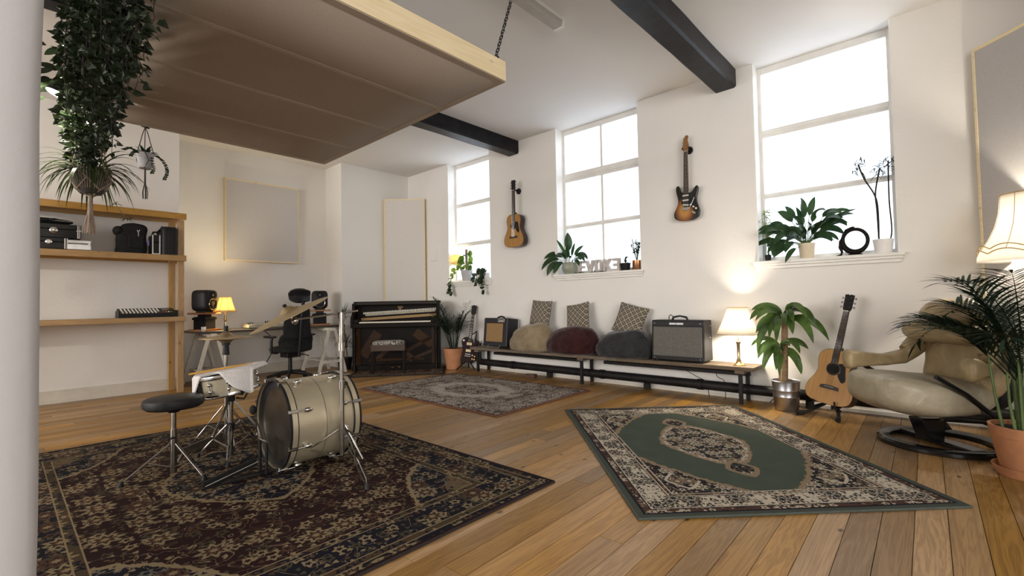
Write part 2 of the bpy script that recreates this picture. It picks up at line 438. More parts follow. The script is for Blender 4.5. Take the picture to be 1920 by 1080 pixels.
# rough plastered end of the near wall, close to the camera
def pil(u, v):
    z = v*ZC; a = u*2*pi
    x = max(-1, min(1, 1.35*cos(a))); y = max(-1, min(1, 1.35*sin(a)))
    p = V((-0.305 + 0.355*x, 1.47 + 0.27*y, z))
    if x < 0: p.x = -0.305 + (XL + 0.305)*(-x)  # unseen leftward run, added to keep the rear fill off the shelving side
    n = mnoise.noise(V((p.x*3, p.y*3, z*2.2)))*0.006
    return p + V((x, y, 0))*n
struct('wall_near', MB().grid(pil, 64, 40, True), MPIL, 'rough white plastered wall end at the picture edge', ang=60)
for nm, y0, y1, lb in (('beam_1', 1.60, 1.83, 'black painted ceiling beam between the windows nearest the armchair'), ('beam_2', 4.795, 5.01, 'black painted ceiling beam above the hung acoustic panel')):
    mb = MB()
    zb = 3.39
    def bf(u, v, y0=y0, y1=y1, zb=zb):
        x = XL + u*(XW-XL); q = [(y0, ZC), (y0, zb+0.02), (y0+0.02, zb), (y1-0.02, zb), (y1, zb+0.02), (y1, ZC)]
        p = q[min(5, int(round(v*5)))]
        return V((x, p[0] + mnoise.noise(V((x*2.5, p[1]*9, y0)))*0.006, p[1] + (mnoise.noise(V((x*2.1, p[0]*8, 3)))*0.006 if p[1] < ZC else 0)))
    mb.grid(bf, 90, 5)
    struct(nm, mb, MBEAM, lb, ang=30)
# skirting
struct('baseboard_left', MB().span((XL, YF-0.022, 0), (1.66, YF, 0.15)).span((XL, YF-0.03, 0), (1.66, YF, 0.045)), MBASE, 'cream skirting board under the pine shelving', smooth=False)
struct('baseboard_back', MB().span((1.66, YA-0.02, 0), (4.03, YA, 0.15)), MBASE, 'cream skirting board under the desk', smooth=False)
struct('baseboard_right', MB().span((XW-0.018, YB, 0), (XW, YF, 0.03)), MBASE, 'thin cream strip along the foot of the window wall', smooth=False)
# windows
XG = XW + 0.205
def window(n, y0, y1, rails, mull, label):
    t = bpy.data.objects.new('window_%d' % n, None); col.objects.link(t); t['kind'] = 'structure'; t['label'] = label
    t.location = (XG, (y0+y1)/2, SILL)
    hw = (y1-y0)/2; h = ZC-SILL
    sw = 0.045
    MB().span((-0.03, -hw, 0), (0.05, -hw+sw, h)).obj('frame_stile', MTRIM, t, False, 0.004)
    MB().span((-0.03, hw-sw, 0), (0.05, hw, h)).obj('frame_stile', MTRIM, t, False, 0.004)
    MB().span((-0.03, -hw+sw, h-0.075), (0.05, hw-sw, h)).obj('frame_head', MTRIM, t, False, 0.004)
    MB().span((-0.03, -hw+sw, 0), (0.05, hw-sw, 0.05)).obj('frame_foot', MTRIM, t, False, 0.004)
    zs = [0.05]; rails = sorted(rails)
    for zc, th in rails:
        MB().span((-0.022, -hw+sw, zc-SILL-th/2), (0.045, hw-sw, zc-SILL+th/2)).span((-0.036, -hw+sw, zc-SILL-th*0.18), (-0.02, hw-sw, zc-SILL+th*0.18)).obj('glazing_rail', MTRIM, t, False, 0.003)
        zs += [zc-SILL-th/2, zc-SILL+th/2]
    zs.append(h-0.075)
    if mull:
        for a, b in zip(zs[0::2], zs[1::2]):
            MB().span((-0.018, -0.016, a), (0.04, 0.016, b)).obj('mullion', MTRIM, t, False, 0.003)
    for a, b in zip(zs[0::2], zs[1::2]):
        for (p, q) in (((-hw+sw, -0.016), (0.016, hw-sw)) if mull else ((-hw+sw, hw-sw),)):
            MB().span((0.012, p, a), (0.02, q, b)).obj('pane', MPANE, t, False)
    # sill board with stepped moulding under its nose
    s = MB().span((-0.03, -hw, -0.03), (-0.205, hw, 0)).span((-0.204, -hw-0.035, -0.03), (-0.265, hw+0.035, 0))
    s.obj('window_sill', MTRIM, t, False, 0.005)
    MB().span((-0.2049, -hw-0.025, -0.055), (-0.25, hw+0.025, -0.03)).span((-0.2049, -hw-0.015, -0.085), (-0.232, hw+0.015, -0.055)).obj('sill_moulding', MTRIM, t, False, 0.005)
    # painted reveal lining and the little bead beside the wall edge
    for sg in (-1, 1):
        MB().span((-0.2035, sg*(hw-0.012), 0), (-0.03, sg*hw, h)).obj('reveal_lining', MTRIM, t, False)
window(1, *WIN[0], [(2.845, 0.07), (2.13, 0.07)], False, 'tall frosted window nearest the piano')
window(2, *WIN[1], [(2.885, 0.125), (2.165, 0.055)], True, 'tall frosted window with six panes above the bean bags')
window(3, *WIN[2], [(2.86, 0.085), (2.18, 0.055)], False, 'tall frosted window with three wide panes above the bench end')
# daylight reaches the room through the panes (they glow) - nothing else stands outside

# heating pipe along the foot of the window wall
hp = thing('heating_pipe', 'thick dark iron heating pipe along the floor under the bench', 'pipe', (XW-0.1, 2.6, 0.125))
MB().cyl((0, -3.7, 0), (0, 3.0, 0), 0.052, n=20).obj('pipe', MIRON, hp)
for y in (-2.4, -0.55, 0.72, 2.3):
    MB().cyl((0, y-0.03, 0), (0, y+0.03, 0), 0.06, n=20).obj('collar', MIRON, hp)
for y in (-1.6, 0.1, 1.6):
    MB().span((-0.03, y-0.03, -0.123), (0.05, y+0.03, -0.05)).obj('bracket', MIRON, hp, False, 0.004)
MB().tube([(0.0, 2.96, 0.0), (0.0, 3.02, 0.03), (0.0, 3.04, 0.1), (0.0, 3.04, 0.3)], 0.03, 12).obj('riser', MIRON, hp)
so = thing('wall_box', 'small white blanked box on the wall right of the tall corner panel', 'wall box', (XW, 6.93, 1.99))
MB().span((-0.02, -0.09, -0.115), (0, 0.09, 0.115)).obj('cover', MW, so, False, 0.004)
MB().span((-0.024, -0.075, -0.1), (-0.02, 0.075, 0.1)).obj('lid', MW, so, False, 0.002)
so = thing('power_socket', 'small double socket on the wall at the left end of the desk', 'socket', (1.78, YA, 0.98))
MB().span((-0.07, -0.012, -0.045), (0.07, 0, 0.045)).obj('plate', MIV, so, False, 0.004)
for sx in (-0.035, 0.035): MB().span((sx-0.018, -0.016, -0.02), (sx+0.018, -0.011, 0.02)).obj('outlet', MBASE, so, False, 0.002)

# ================================================================ RUGS
def rug_mat(name, hx, hy, kind):
    t = MT(name, 0.95, 0, 0.1); vec = t.coord('Object'); x, y, z = t.xyz(vec)
    wob = t.noise(vec, 9, 2); ax = x.abs(); ay = y.abs()
    d = (hx - ax).min(hy - ay)
    sv = t.vec(ax, ay, 0.0)                       # woven pattern repeats mirrored about both axes
    f1, c1 = t.vor(sv, {'drum': 12.0, 'green': 13.0, 'cream': 11.0, 'piano': 11.0}[kind])
    f2, c2 = t.vor(t.map(sv, loc=(3.3, 1.7, 0)), {'drum': 27.0, 'green': 30.0, 'cream': 24.0, 'piano': 26.0}[kind])
    n1 = t.noise(sv, {'drum': 9.0, 'green': 11.0, 'cream': 10.0, 'piano': 10.0}[kind], 2, 0.5, 1.2)
    n2 = t.noise(sv, 30, 2, 0.5, 0.6)
    vine = (n1 - 0.5).abs().lt(0.0085)
    s1, s2, s3 = {'drum': (6.2, 13.0, 24.0), 'green': (9.0, 19.0, 34.0), 'cream': (7.0, 15.0, 26.0), 'piano': (8.0, 17.0, 30.0)}[kind]
    ra, qa, qb = t.rosette(sv, s1, 8.0)
    rb, qc, qd = t.rosette(t.map(sv, loc=(0.37, 0.21, 0)), s2, 5.0)
    rc, qe, qf = t.rosette(t.map(sv, loc=(0.11, 0.47, 0)), s3, 3.0)
    def paint(base, pal, ink, dens=0.5, vines=True):
        c = base
        c = t.mix(rc.lt(0.27)*qe.gt(1.0-dens), c, t.ramp(qf, [(0.0, pal[0]), (0.34, pal[1]), (0.67, pal[2])], 'CONSTANT'))
        if vines: c = t.mix(vine, c, ink)
        k1 = qc.gt(0.9-dens*0.9)
        c = t.mix(rb.lt(0.33)*k1, c, t.ramp(qd, [(0.0, pal[0]), (0.55, pal[2]), (0.8, pal[1])], 'CONSTANT')); c = t.mix(rb.lt(0.15)*k1, c, base)
        k2 = qa.gt(0.80-dens*0.75)
        c = t.mix(ra.lt(0.40)*k2, c, pal[2]); c = t.mix(ra.lt(0.355)*k2, c, t.ramp(qb, [(0.0, pal[0]), (0.7, pal[1])], 'CONSTANT')); c = t.mix(ra.lt(0.23)*k2, c, base); c = t.mix(ra.lt(0.17)*k2, c, pal[1]); c = t.mix(ra.lt(0.09)*k2, c, pal[0])
        return c
    def edge(s_, wdt): return s_.abs().lt(wdt)
    jag = (n2 - 0.5)*0.06 + (n1 - 0.5)*0.05
    if kind == 'drum':
        cream, rust, olive, navy, red = (0.22, 0.165, 0.095), (0.075, 0.038, 0.022), (0.055, 0.046, 0.027), (0.008, 0.008, 0.014), (0.020, 0.0075, 0.0075)
        field = paint(red, [cream, rust, olive], cream, 0.34)
        med = (ax/0.42).pow(1.5) + (ay/0.62).pow(1.5) + jag*3.0
        nav = paint(navy, [cream, rust, (0.10, 0.10, 0.09)], cream, 0.4)
        tan = paint((0.11, 0.08, 0.045), [cream, navy, rust], cream, 0.35)
        c = t.mix(med.lt(1.0), field, nav); c = t.mix(edge(med-1.0, 0.04), c, cream)
        c = t.mix(med.lt(0.22), c, field)
        cor = ((hx-0.36-ax).max(0.0)/0.36).pow(1.3) + ((hy-0.36-ay).max(0.0)/0.52).pow(1.3) + jag*3.0
        c = t.mix(cor.lt(1.0), c, nav); c = t.mix(edge(cor-1.0, 0.045), c, cream)
        c = t.mix(cor.lt(0.3), c, tan)
        bord = paint(navy, [cream, rust, olive], cream, 0.4)
        stripe = paint((0.055, 0.04, 0.022), [navy, cream, rust], cream, 0.6, False)
        c = t.mix(d.lt(0.345), c, stripe); c = t.mix(d.lt(0.30), c, bord); c = t.mix(d.lt(0.105), c, stripe)
        for e in (0.345, 0.30, 0.105, 0.06): c = t.mix(edge(d-e, 0.0035), c, cream)
        c = t.mix(d.lt(0.055), c, paint(navy, [cream, rust, olive], cream, 0.5, False))
        c = t.mix(d.lt(0.022), c, (0.016, 0.008, 0.008))
    elif kind == 'green':
        iv, dk, tn, gr, ol = (0.48, 0.42, 0.33), (0.016, 0.014, 0.019), (0.26, 0.19, 0.125), (0.060, 0.078, 0.058), (0.055, 0.07, 0.055)
        gf = t.mix(t.noise(vec, 5, 3), (0.052, 0.066, 0.050), (0.078, 0.098, 0.074))
        dark = paint(dk, [iv, tn, ol], tn, 0.5)
        med = (ax/0.27).pow(1.35) + (ay/0.46).pow(1.35) + jag*3.5
        pend = ((ax/0.085).pow(1.3) + ((ay-0.56).abs()/0.125).pow(1.3)) + jag*3.5
        c = t.mix(med.lt(1.25), gf, tn); c = t.mix(med.lt(1.12), c, paint(iv, [tn, dk, iv], dk, 0.4)); c = t.mix(med.lt(1.0), c, dark)
        c = t.mix(pend.lt(1.3), c, tn); c = t.mix(pend.lt(0.8), c, dark)
        bx = hx-0.265; by = hy-0.265
        cor = ((bx-ax).max(0.0)/0.44).pow(0.85) + ((by-ay).max(0.0)/0.62).pow(0.85) + jag*2.6
        c = t.mix(cor.lt(1.08), c, tn); c = t.mix(cor.lt(0.98), c, dark)
        cc2 = ((bx-0.14-ax).abs()/0.1).pow(1.2) + ((by-0.2-ay).abs()/0.13).pow(1.2) + jag*2
        c = t.mix(edge(cc2-1.0, 0.12)*cor.lt(0.9), c, iv)
        bord = paint((0.52, 0.46, 0.37), [dk, (0.05, 0.055, 0.05), tn], dk, 0.62)
        g2 = paint((0.075, 0.04, 0.03), [iv, dk, tn], iv, 0.5, False)
        c = t.mix(d.lt(0.265), c, g2); c = t.mix(d.lt(0.235), c, bord); c = t.mix(d.lt(0.095), c, g2)
        for e, k_ in ((0.268, iv), (0.235, dk), (0.24, iv), (0.095, iv), (0.088, dk)): c = t.mix(edge(d-e, 0.004), c, k_)
        c = t.mix(d.lt(0.05), c, dk)
        c = t.mix(d.lt(0.036), c, (0.062, 0.072, 0.060))
    elif kind == 'cream':
        cr_, dk, br, tn = (0.42, 0.375, 0.33), (0.055, 0.042, 0.038), (0.13, 0.09, 0.072), (0.26, 0.215, 0.175)
        e = (ax/(hx*0.62)).pow(2.0) + (ay/(hy*0.62)).pow(2.0) + jag*3
        inner = paint(dk, [cr_, tn, br], cr_, 0.85)
        pale = paint(cr_, [tn, br, cr_], br, 0.08, False)
        c = paint((0.085, 0.065, 0.056), [cr_, tn, br], cr_, 0.75)
        c = t.mix(e.lt(1.0), c, paint(cr_, [br, dk, tn], br, 0.75)); c = t.mix(e.lt(0.66), c, pale); c = t.mix(e.lt(0.30), c, inner)
        c = t.mix(d.lt(0.30), c, paint((0.08, 0.062, 0.056), [cr_, tn, cr_], cr_, 0.7))
        c = t.mix(edge(d-0.30, 0.012), c, tn)
        c = t.mix(d.lt(0.075), c, paint((0.11, 0.08, 0.068), [cr_, dk, tn], cr_, 0.6, False))
        c = t.mix(d.lt(0.03), c, (0.15, 0.062, 0.035))
    else:
        cr_, dk, rd, tn = (0.20, 0.16, 0.12), (0.018, 0.012, 0.014), (0.065, 0.022, 0.02), (0.12, 0.09, 0.06)
        c = paint(rd, [cr_, dk, tn], cr_, 0.6); c = t.mix(d.lt(0.2), c, paint(dk, [cr_, rd, tn], cr_, 0.7)); c = t.mix(edge(d-0.2, 0.008), c, cr_)
        c = t.mix(d.lt(0.03), c, (0.03, 0.015, 0.012))
    wv = t.noise(vec, 240, 2)
    c = t.mix(0.35, c, t.mix(wv, (0.25, 0.25, 0.25), (1, 1, 1)), 'MULTIPLY')
    t.color(c); t.bump(wv + n2*0.5, 0.35, 0.004)
    return t.m
def rug(name, label, c, ang, lx, ly, kind, bcol, z=0.0):
    hx, hy = lx/2, ly/2
    root = thing(name, label, 'rug', (c[0], c[1], z), (0, 0, ang))
    def sf(u, v):
        px = (u-0.5)*lx; py = (v-0.5)*ly
        return V((px, py, 0.009 + 0.0022*(1+mnoise.noise(V((px*3.1, py*3.1, hx))))))
    n1, n2 = 40, 50
    mb = MB().grid(sf, n1, n2)
    mb.obj('pile', rug_mat(name + '_weave', hx, hy, kind), root, ang=80)
    e = 0.012
    bpts = [(-hx, -hy), (hx, -hy), (hx, hy), (-hx, hy)]
    bm_ = MB()
    for i in range(4):
        p, q = V(bpts[i]), V(bpts[(i+1) % 4])
        pts = [V((*p.lerp(q, s_/24), 0.0065)) for s_ in range(25)]
        bm_.tube([a_ + V((0, 0, 0.001*mnoise.noise(a_*4))) for a_ in pts], 0.0062, 8)
    bm_.obj('edge_binding', bcol, root)
    return root
MB_DK = plain('dark_rug_binding', (0.018, 0.009, 0.009), 0.95); MB_GR = plain('green_rug_binding', (0.06, 0.072, 0.06), 0.95); MB_BR = plain('brown_rug_binding', (0.16, 0.066, 0.036), 0.95)
rug('persian_rug', 'large dark navy and burgundy floral rug under the drum kit', (1.085, 3.405), 0.0, 2.34, 3.30, 'drum', MB_DK)
rug('medallion_rug', 'green rug with a dark medallion and ivory floral border', ((3.836+5.049+3.278+2.12)/4, (2.842+1.591-0.068+1.115)/4), R(-45.2), 1.70, 2.36, 'green', MB_GR)
rug('oval_centre_rug', 'cream and brown rug with a pale oval centre before the bench', ((3.154+4.75+4.87+3.168)/4, (5.522+5.68+3.185+3.129)/4), R(0.8), 1.64, 2.44, 'cream', MB_BR)
rug('piano_rug', 'narrow dark red rug lying under the piano and its stool', (4.36, 6.48), R(-40.5), 1.44, 0.86, 'piano', MB_DK)

# ================================================================ HUNG PANEL AND WALL PANELS
def m_fabric(name, c, scale=420.0):
    t = MT(name, 0.95, 0, 0.1); vec = t.coord('Object')
    n = t.noise(vec, scale, 2); t.color(t.ramp(n, [(0.3, tuple(k*0.82 for k in c)), (0.7, tuple(min(1, k*1.12) for k in c))])); t.bump(n, 0.3, 0.002); return t.m
MFT = m_fabric('taupe_fabric', (0.38, 0.315, 0.255)); MFG = m_fabric('pale_grey_fabric', (0.60, 0.575, 0.555)); MFG2 = m_fabric('mid_grey_fabric', (0.47, 0.45, 0.44)); MFW = m_fabric('cream_fabric', (0.66, 0.625, 0.585))
cl = thing('acoustic_cloud', 'large acoustic panel with taupe fabric and pale wooden frame hung from the ceiling', 'acoustic panel', (1.455, 3.845, 2.75))
cx, cy, cz = 1.115, 1.465, 0.15
MB().span((-cx, -cy, 0), (cx, -cy+0.035, cz)).obj('frame_board', MPALE, cl, False, 0.003)
MB().span((-cx, cy-0.035, 0), (cx, cy, cz)).obj('frame_board', MPALE, cl, False, 0.003)
for s in (-1, 1): MB().span((s*cx, -cy+0.036, 0), (s*(cx-0.035), cy-0.036, cz)).obj('frame_board', MPALE, cl, False, 0.003)
def sag(u, v):
    x = (u-0.5)*2*(cx-0.004); y = (v-0.5)*2*(cy-0.004)
    return V((x, y, -0.004))
MB().grid(sag, 4, 4).obj('fabric', MFT, cl, thick=0.004, fix=False)
for y in (-0.73, 0.0, 0.73): MB().span((-cx+0.036, y-0.02, 0.002), (cx-0.036, y+0.02, 0.06)).obj('cross_batten', MPALE, cl, False)
MFT2 = m_fabric('taupe_fabric_over_batten', (0.46, 0.39, 0.32))
for a_, b_ in (((-cx+0.005, -cy+0.005), (cx-0.005, -cy+0.06)), ((-cx+0.005, cy-0.06), (cx-0.005, cy-0.005)), ((-cx+0.005, -cy+0.06), (-cx+0.06, cy-0.06)), ((cx-0.06, -cy+0.06), (cx-0.005, cy-0.06)), ((-cx+0.06, -0.75), (cx-0.06, -0.71)), ((-cx+0.06, -0.02), (cx-0.06, 0.02)), ((-cx+0.06, 0.71), (cx-0.06, 0.75))):
    MB().span((*a_, -0.0075), (*b_, -0.006)).obj('batten_print', MFT2, cl, False)
for s in (-1, 1):
    for t_ in (-1, 1):
        MB().cyl((s*(cx-0.06), t_*(cy-0.02), cz-0.02), (s*(cx-0.06), t_*(cy-0.02), cz+0.025), 0.006, n=8).obj('eye_bolt', MIRON, cl)
def chain(p0, p1, label):
    p0 = V(p0); p1 = V(p1); d = (p1-p0); L = d.length; n = int(L/0.036)
    root = thing('hanging_chain', label, 'chain', p1)
    x, y, dd = frame_to(d)
    lm = None
    for i in range(n):
        c = p0.lerp(p1, (i+0.5)/n) - p1
        s_ = x if i % 2 else y
        if True:
            hl = 0.024; hw = 0.0115
            pts = [c + dd*(hl-hw)*sg + dd*hw*cos(a)*sg + s_*hw*sin(a)*sg for sg in (1, -1) for a in [(-90+180*q/6)*pi/180 for q in range(7)]]
            MB().tube(pts, 0.0036, 6, True).obj('link', MIRON, root)
    return root
chain((2.51, 2.44, 2.90), (2.83, 2.54, ZC), 'black chain holding the near corner of the hung acoustic panel')
chain((2.51, 5.25, 2.90), (2.72, 5.30, ZC), 'black chain behind the hung acoustic panel on its far side')
chain((0.40, 5.20, 2.90), (0.30, 5.25, ZC), 'black chain hidden among the ivy at the panel corner')
def panel(name, label, loc, rz, w_, h_, th, fab, standoff=0.0, tilt=0.0):
    """front towards local -y"""
    r_ = thing(name, label, 'acoustic panel', loc, (tilt, 0, rz))
    e = 0.022
    MB().span((-w_/2, -th, 0), (-w_/2+e, 0, h_)).obj('frame_side', MPALE, r_, False, 0.002)
    MB().span((w_/2-e, -th, 0), (w_/2, 0, h_)).obj('frame_side', MPALE, r_, False, 0.002)
    MB().span((-w_/2+e, -th, h_-e), (w_/2-e, 0, h_)).obj('frame_top', MPALE, r_, False, 0.002)
    MB().span((-w_/2+e, -th, 0), (w_/2-e, 0, e)).obj('frame_bottom', MPALE, r_, False, 0.002)
    MB().span((-w_/2+e, -th+0.004, e), (w_/2-e, -0.01, h_-e)).obj('fabric', fab, r_, False)
    return r_
panel('square_wall_panel', 'square pale grey acoustic panel hung above the desk', (2.94, YA-0.008, 1.822), 0, 1.15, 1.305, 0.06, MFG)
for px_ in (-0.4, 0.35): pass
panel('corner_panel', 'tall narrow cream acoustic panel across the corner behind the piano', (5.155, 7.44, 0.02), R(-46), 0.76, 3.04, 0.06, MFW)
panel('tall_wall_panel', 'tall grey acoustic panel behind the fringed lamp', (5.40-0.45, -0.262-0.45, 0.7), R(-135), 1.25, 2.37, 0.06, MFG2)

# fluorescent batten on the ceiling
fl_ = thing('ceiling_batten', 'unlit grey fluorescent batten on the ceiling beside the chain', 'ceiling light', (2.55, 2.44, ZC))
MB().span((-0.8, -0.05, -0.035), (0.8, 0.05, 0)).obj('tray', MTRIM, fl_, False, 0.003)
dif = MB().poly([(-0.052, -0.035), (0.052, -0.035), (0.045, -0.09), (-0.045, -0.09)], -0.77, 0.77, rotz(R(90)))
dif.obj('diffuser', plain('dusty_diffuser', (0.42, 0.39, 0.355), 0.35, var=0.06), fl_, False, 0.006)
for s in (-1, 1): MB().poly([(-0.056, -0.03), (0.056, -0.03), (0.049, -0.095), (-0.049, -0.095)], s*0.77, s*0.8, rotz(R(90))).obj('end_cap', MTRIM, fl_, False, 0.003)

# ================================================================ PINE SHELVING AND WHAT STANDS ON IT
sh = thing('pine_shelving', 'pine shelving unit with three thick shelves against the white wall', 'shelf', (0.6, 7.5, 0))
def board(z0, z1, x1, xr=-1.6):
    MB().span((xr, -0.21, z0), (x1, -0.165, z1)).obj('front_rail', MPINE, sh, False, 0.004)
    MB().span((xr, -0.163, z1-0.022), (x1-0.005, 0.2, z1-0.001)).obj('shelf_board', MPINE, sh, False, 0.002)
    MB().span((xr, 0.165, z0), (x1-0.01, 0.2, z1-0.024)).obj('rear_rail', MPINE, sh, False, 0.003)
board(2.245, 2.325, 1.05); board(1.70, 1.775, 1.05); board(0.918, 0.98, 1.05)
for x in (0.965, -0.9):
    MB().span((x, -0.164, 0), (x+0.07, -0.115, 2.242)).obj('post', MPINEZ, sh, False, 0.003)
    MB().span((x-0.04, 0.10, 0), (x+0.03, 0.163, 2.242)).obj('post', MPINEZ, sh, False, 0.003)
ST2, ST3 = 1.775, 0.98
def case(name, label, loc, rz, w_, d_, h_, mat, latches=True, group=None):
    r_ = thing(name, label, 'case', loc, (0, 0, rz), group)
    MB().span((-w_/2, -d_/2, 0), (w_/2, d_/2, h_*0.62)).obj('base', mat, r_, False, 0.008)
    MB().span((-w_/2, -d_/2, h_*0.625), (w_/2, d_/2, h_)).obj('lid', mat, r_, False, 0.008)
    return r_
c1 = case('equipment_case', 'flat black case with chrome corners under another black case on the top shelf', (0.20, 7.42, ST2), 0, 0.62, 0.28, 0.125, MVIN)
for sx in (-0.10, 0.16):
    MB().lathe([(0.0, 0), (0.024, 0), (0.028, 0.006), (0.018, 0.014), (0, 0.014)], 16, (sx, -0.14, 0.075), rotx(R(90))).obj('latch', MCHR, c1)
MB().span((0.285, -0.146, 0.005), (0.297, -0.14, 0.122)).span((0.305, -0.146, 0.005), (0.313, -0.139, 0.122)).obj('corner_strip', MCHR, c1, False)
c2 = case('equipment_case', 'black case with a round chrome lock stacked on the flat black case', (0.33, 7.44, ST2+0.127), 0, 0.60, 0.26, 0.16, MVIN)
MB().lathe([(0.0, 0), (0.03, 0), (0.034, 0.008), (0.02, 0.018), (0, 0.018)], 18, (0.07, -0.13, 0.085), rotx(R(90))).obj('lock', MCHR, c2)
MB().span((0.265, -0.137, 0.004), (0.275, -0.13, 0.157)).span((0.282, -0.137, 0.004), (0.289, -0.13, 0.157)).obj('corner_strip', MCHR, c2, False)
MB().span((0.255, -0.14, 0.085), (0.297, -0.129, 0.095)).obj('hasp', MCHR, c2, False)
# a soft black bag lying on the cases, with a pale script along its side
bg = thing('soft_gig_bag', 'slack black gig bag with a pale script lying on the stacked cases', 'bag', (0.36, 7.45, ST2+0.289))
def bagf(u, v):
    a = 2*pi*u; z = v
    rr = sin(pi*min(1, max(0, v)))**0.35 if 0 < v < 1 else 0.02
    return V((-0.06+0.27*cos(a)*rr*(1+0.08*sin(3*a)), 0.09*sin(a)*rr, 0.075*v + 0.008*sin(5*a)*rr*v))
MB().grid(bagf, 28, 8, True).obj('bag_body', MBLKM, bg)
MB().tube([(-0.3, -0.085, 0.02), (-0.18, -0.108, 0.045), (-0.05, -0.11, 0.03), (0.06, -0.105, 0.05)], 0.008, 8).obj('carry_strap', MBLKM, bg)
def text(name, body, loc, rot, size, mat, parent, ext=0.0008, shear=0.0, align='CENTER'):
    c = bpy.data.curves.new(name, 'FONT'); c.body = body; c.size = size; c.extrude = ext; c.align_x = align; c.align_y = 'CENTER'; c.shear = shear
    c.materials.append(mat); o = bpy.data.objects.new(name, c); col.objects.link(o); o.location = loc; o.rotation_euler = rot
    bpy.context.view_layer.update()
    me = bpy.data.meshes.new_from_object(o); me.name = name
    o2 = bpy.data.objects.new(name, me); col.objects.link(o2); o2.location = loc; o2.rotation_euler = rot
    if parent: o2.parent = parent
    bpy.data.objects.remove(o); return o2
scr = MB()
sx_ = 0.005
for i in range(9):
    scr.tube([(sx_+i*0.02, -0.105+i*0.003, 0.035), (sx_+0.008+i*0.02, -0.107+i*0.003, 0.05+0.012*(i in (0, 1, 6))), (sx_+0.012+i*0.02, -0.105+i*0.003, 0.033), (sx_+0.02+i*0.02, -0.103+i*0.003, 0.037)], 0.0014, 5)
scr.obj('pale_script', MIV, bg)
c3 = case('equipment_case', 'small aluminium case beside the stacked black cases on the top shelf', (0.60, 7.37, ST2), R(-2), 0.235, 0.16, 0.115, MALU)
for sx in (-0.1, 0.1): MB().span((sx-0.008, -0.085, 0.05), (sx+0.008, -0.079, 0.08)).obj('catch', MCHR, c3, False, 0.001)
for sx in (-1, 1):
    for z in (0.008, 0.107): MB().ell((sx*0.115, -0.078, z), (0.008, 0.008, 0.008), 8, 6).obj('corner_cap', MCHR, c3)
bp = thing('camera_backpack', 'black padded backpack standing on the top pine shelf', 'bag', (1.105, 7.42, ST2))
def bpf(u, v):
    a = 2*pi*u; x = math.copysign(abs(cos(a))**0.5, cos(a)); y = math.copysign(abs(sin(a))**0.5, sin(a))
    t_ = v; rr = 1.0 - 0.12*t_ if t_ < 0.75 else (1-0.09)*(1-((t_-0.75)/0.25)**2*0.5)
    if v >= 1: rr = 0.02
    return V((0.155*x*rr + 0.03*t_ - 0.015 + 0.008*sin(9*t_), 0.105*y*rr, 0.385*min(1, t_*1.02)))
MB().grid(bpf, 32, 16, True).obj('bag_body', MBLKM, bp, sub=1)
def flap(u, v):
    a = pi*(u-0.5); return V((-0.145 + 0.06*v*cos(a)*-1 - 0.015, -0.07+0.11*u, 0.31 - 0.13*v + 0.02*sin(a*2)))
MB().ell((-0.135, -0.02, 0.27), (0.055, 0.085, 0.06), 16, 10).obj('side_pocket', MBLKM, bp)
MB().span((-0.05, -0.118, 0.06), (0.10, -0.1, 0.22)).obj('front_pocket', MBLKM, bp, False, 0.01)
MB().tube([(0.035, -0.113, 0.285), (0.045, -0.116, 0.26), (0.06, -0.113, 0.29)], 0.004, 6).tube([(0.046, -0.116, 0.262), (0.047, -0.117, 0.21)], 0.003, 6).obj('white_emblem', MIV, bp)
MB().span((0.142, -0.113, 0.10), (0.156, -0.103, 0.17)).obj('blue_tag', plain('blue_label', (0.10, 0.10, 0.35), 0.5), bp, False, 0.002)
fc = case('equipment_case', 'slim black case with aluminium edges standing between the two black bags', (1.335, 7.44, ST2), 0, 0.085, 0.22, 0.245, MBLK)
MB().span((-0.043, -0.114, 0), (-0.030, -0.11, 0.245)).span((0.030, -0.114, 0), (0.043, -0.11, 0.245)).span((-0.03, -0.1139, 0), (0.03, -0.11, 0.012)).obj('edge_strip', MALU, fc, False)
MB().tube([(-0.03, -0.05, 0.247), (-0.02, -0.05, 0.285), (0.02, -0.05, 0.29), (0.035, -0.05, 0.247)], 0.012, 8).obj('handle', MBLK, fc)
hc = thing('hard_case', 'upright ribbed black hard case beside the shelf post', 'case', (1.475, 7.41, ST2))
def hcf(u, v):
    a = 2*pi*u; x = math.copysign(abs(cos(a))**0.4, cos(a)); y = math.copysign(abs(sin(a))**0.4, sin(a))
    rr = 1 if v < 0.8 else 1-((v-0.8)/0.2)**2*0.35
    if v >= 1: rr = 0.02
    return V((0.088*x*rr, 0.12*y*rr, 0.375*min(1, v*1.03)))
MB().grid(hcf, 36, 14, True).obj('shell', MVIN, hc)
for x in (-0.05, -0.015, 0.02, 0.055): MB().span((x-0.004, -0.126, 0.02), (x+0.004, -0.118, 0.33)).obj('rib', MVIN, hc, False, 0.003)
MB().tube([(-0.06, 0, 0.37), (-0.075, 0, 0.33), (-0.105, -0.02, 0.30), (-0.12, -0.04, 0.27)], 0.014, 8).obj('carry_strap', MBLKM, hc)

mx = thing('mixing_desk', 'black mixing desk with rows of pale knobs on the middle pine shelf', 'mixer', (1.265, 7.42, ST3))
MB().poly([(-0.13, 0.0), (0.13, 0.0), (0.13, 0.115), (-0.13, 0.05)], -0.285, 0.285, rotz(R(90))).obj('chassis', MBLK, mx, False, 0.004)
slope = atan2(0.065, 0.26)
mrot = M.Rotation(slope, 3, 'X')
def on_top(x, y): return V((x, y, 0.05 + (y+0.13)*0.25 + 0.001))
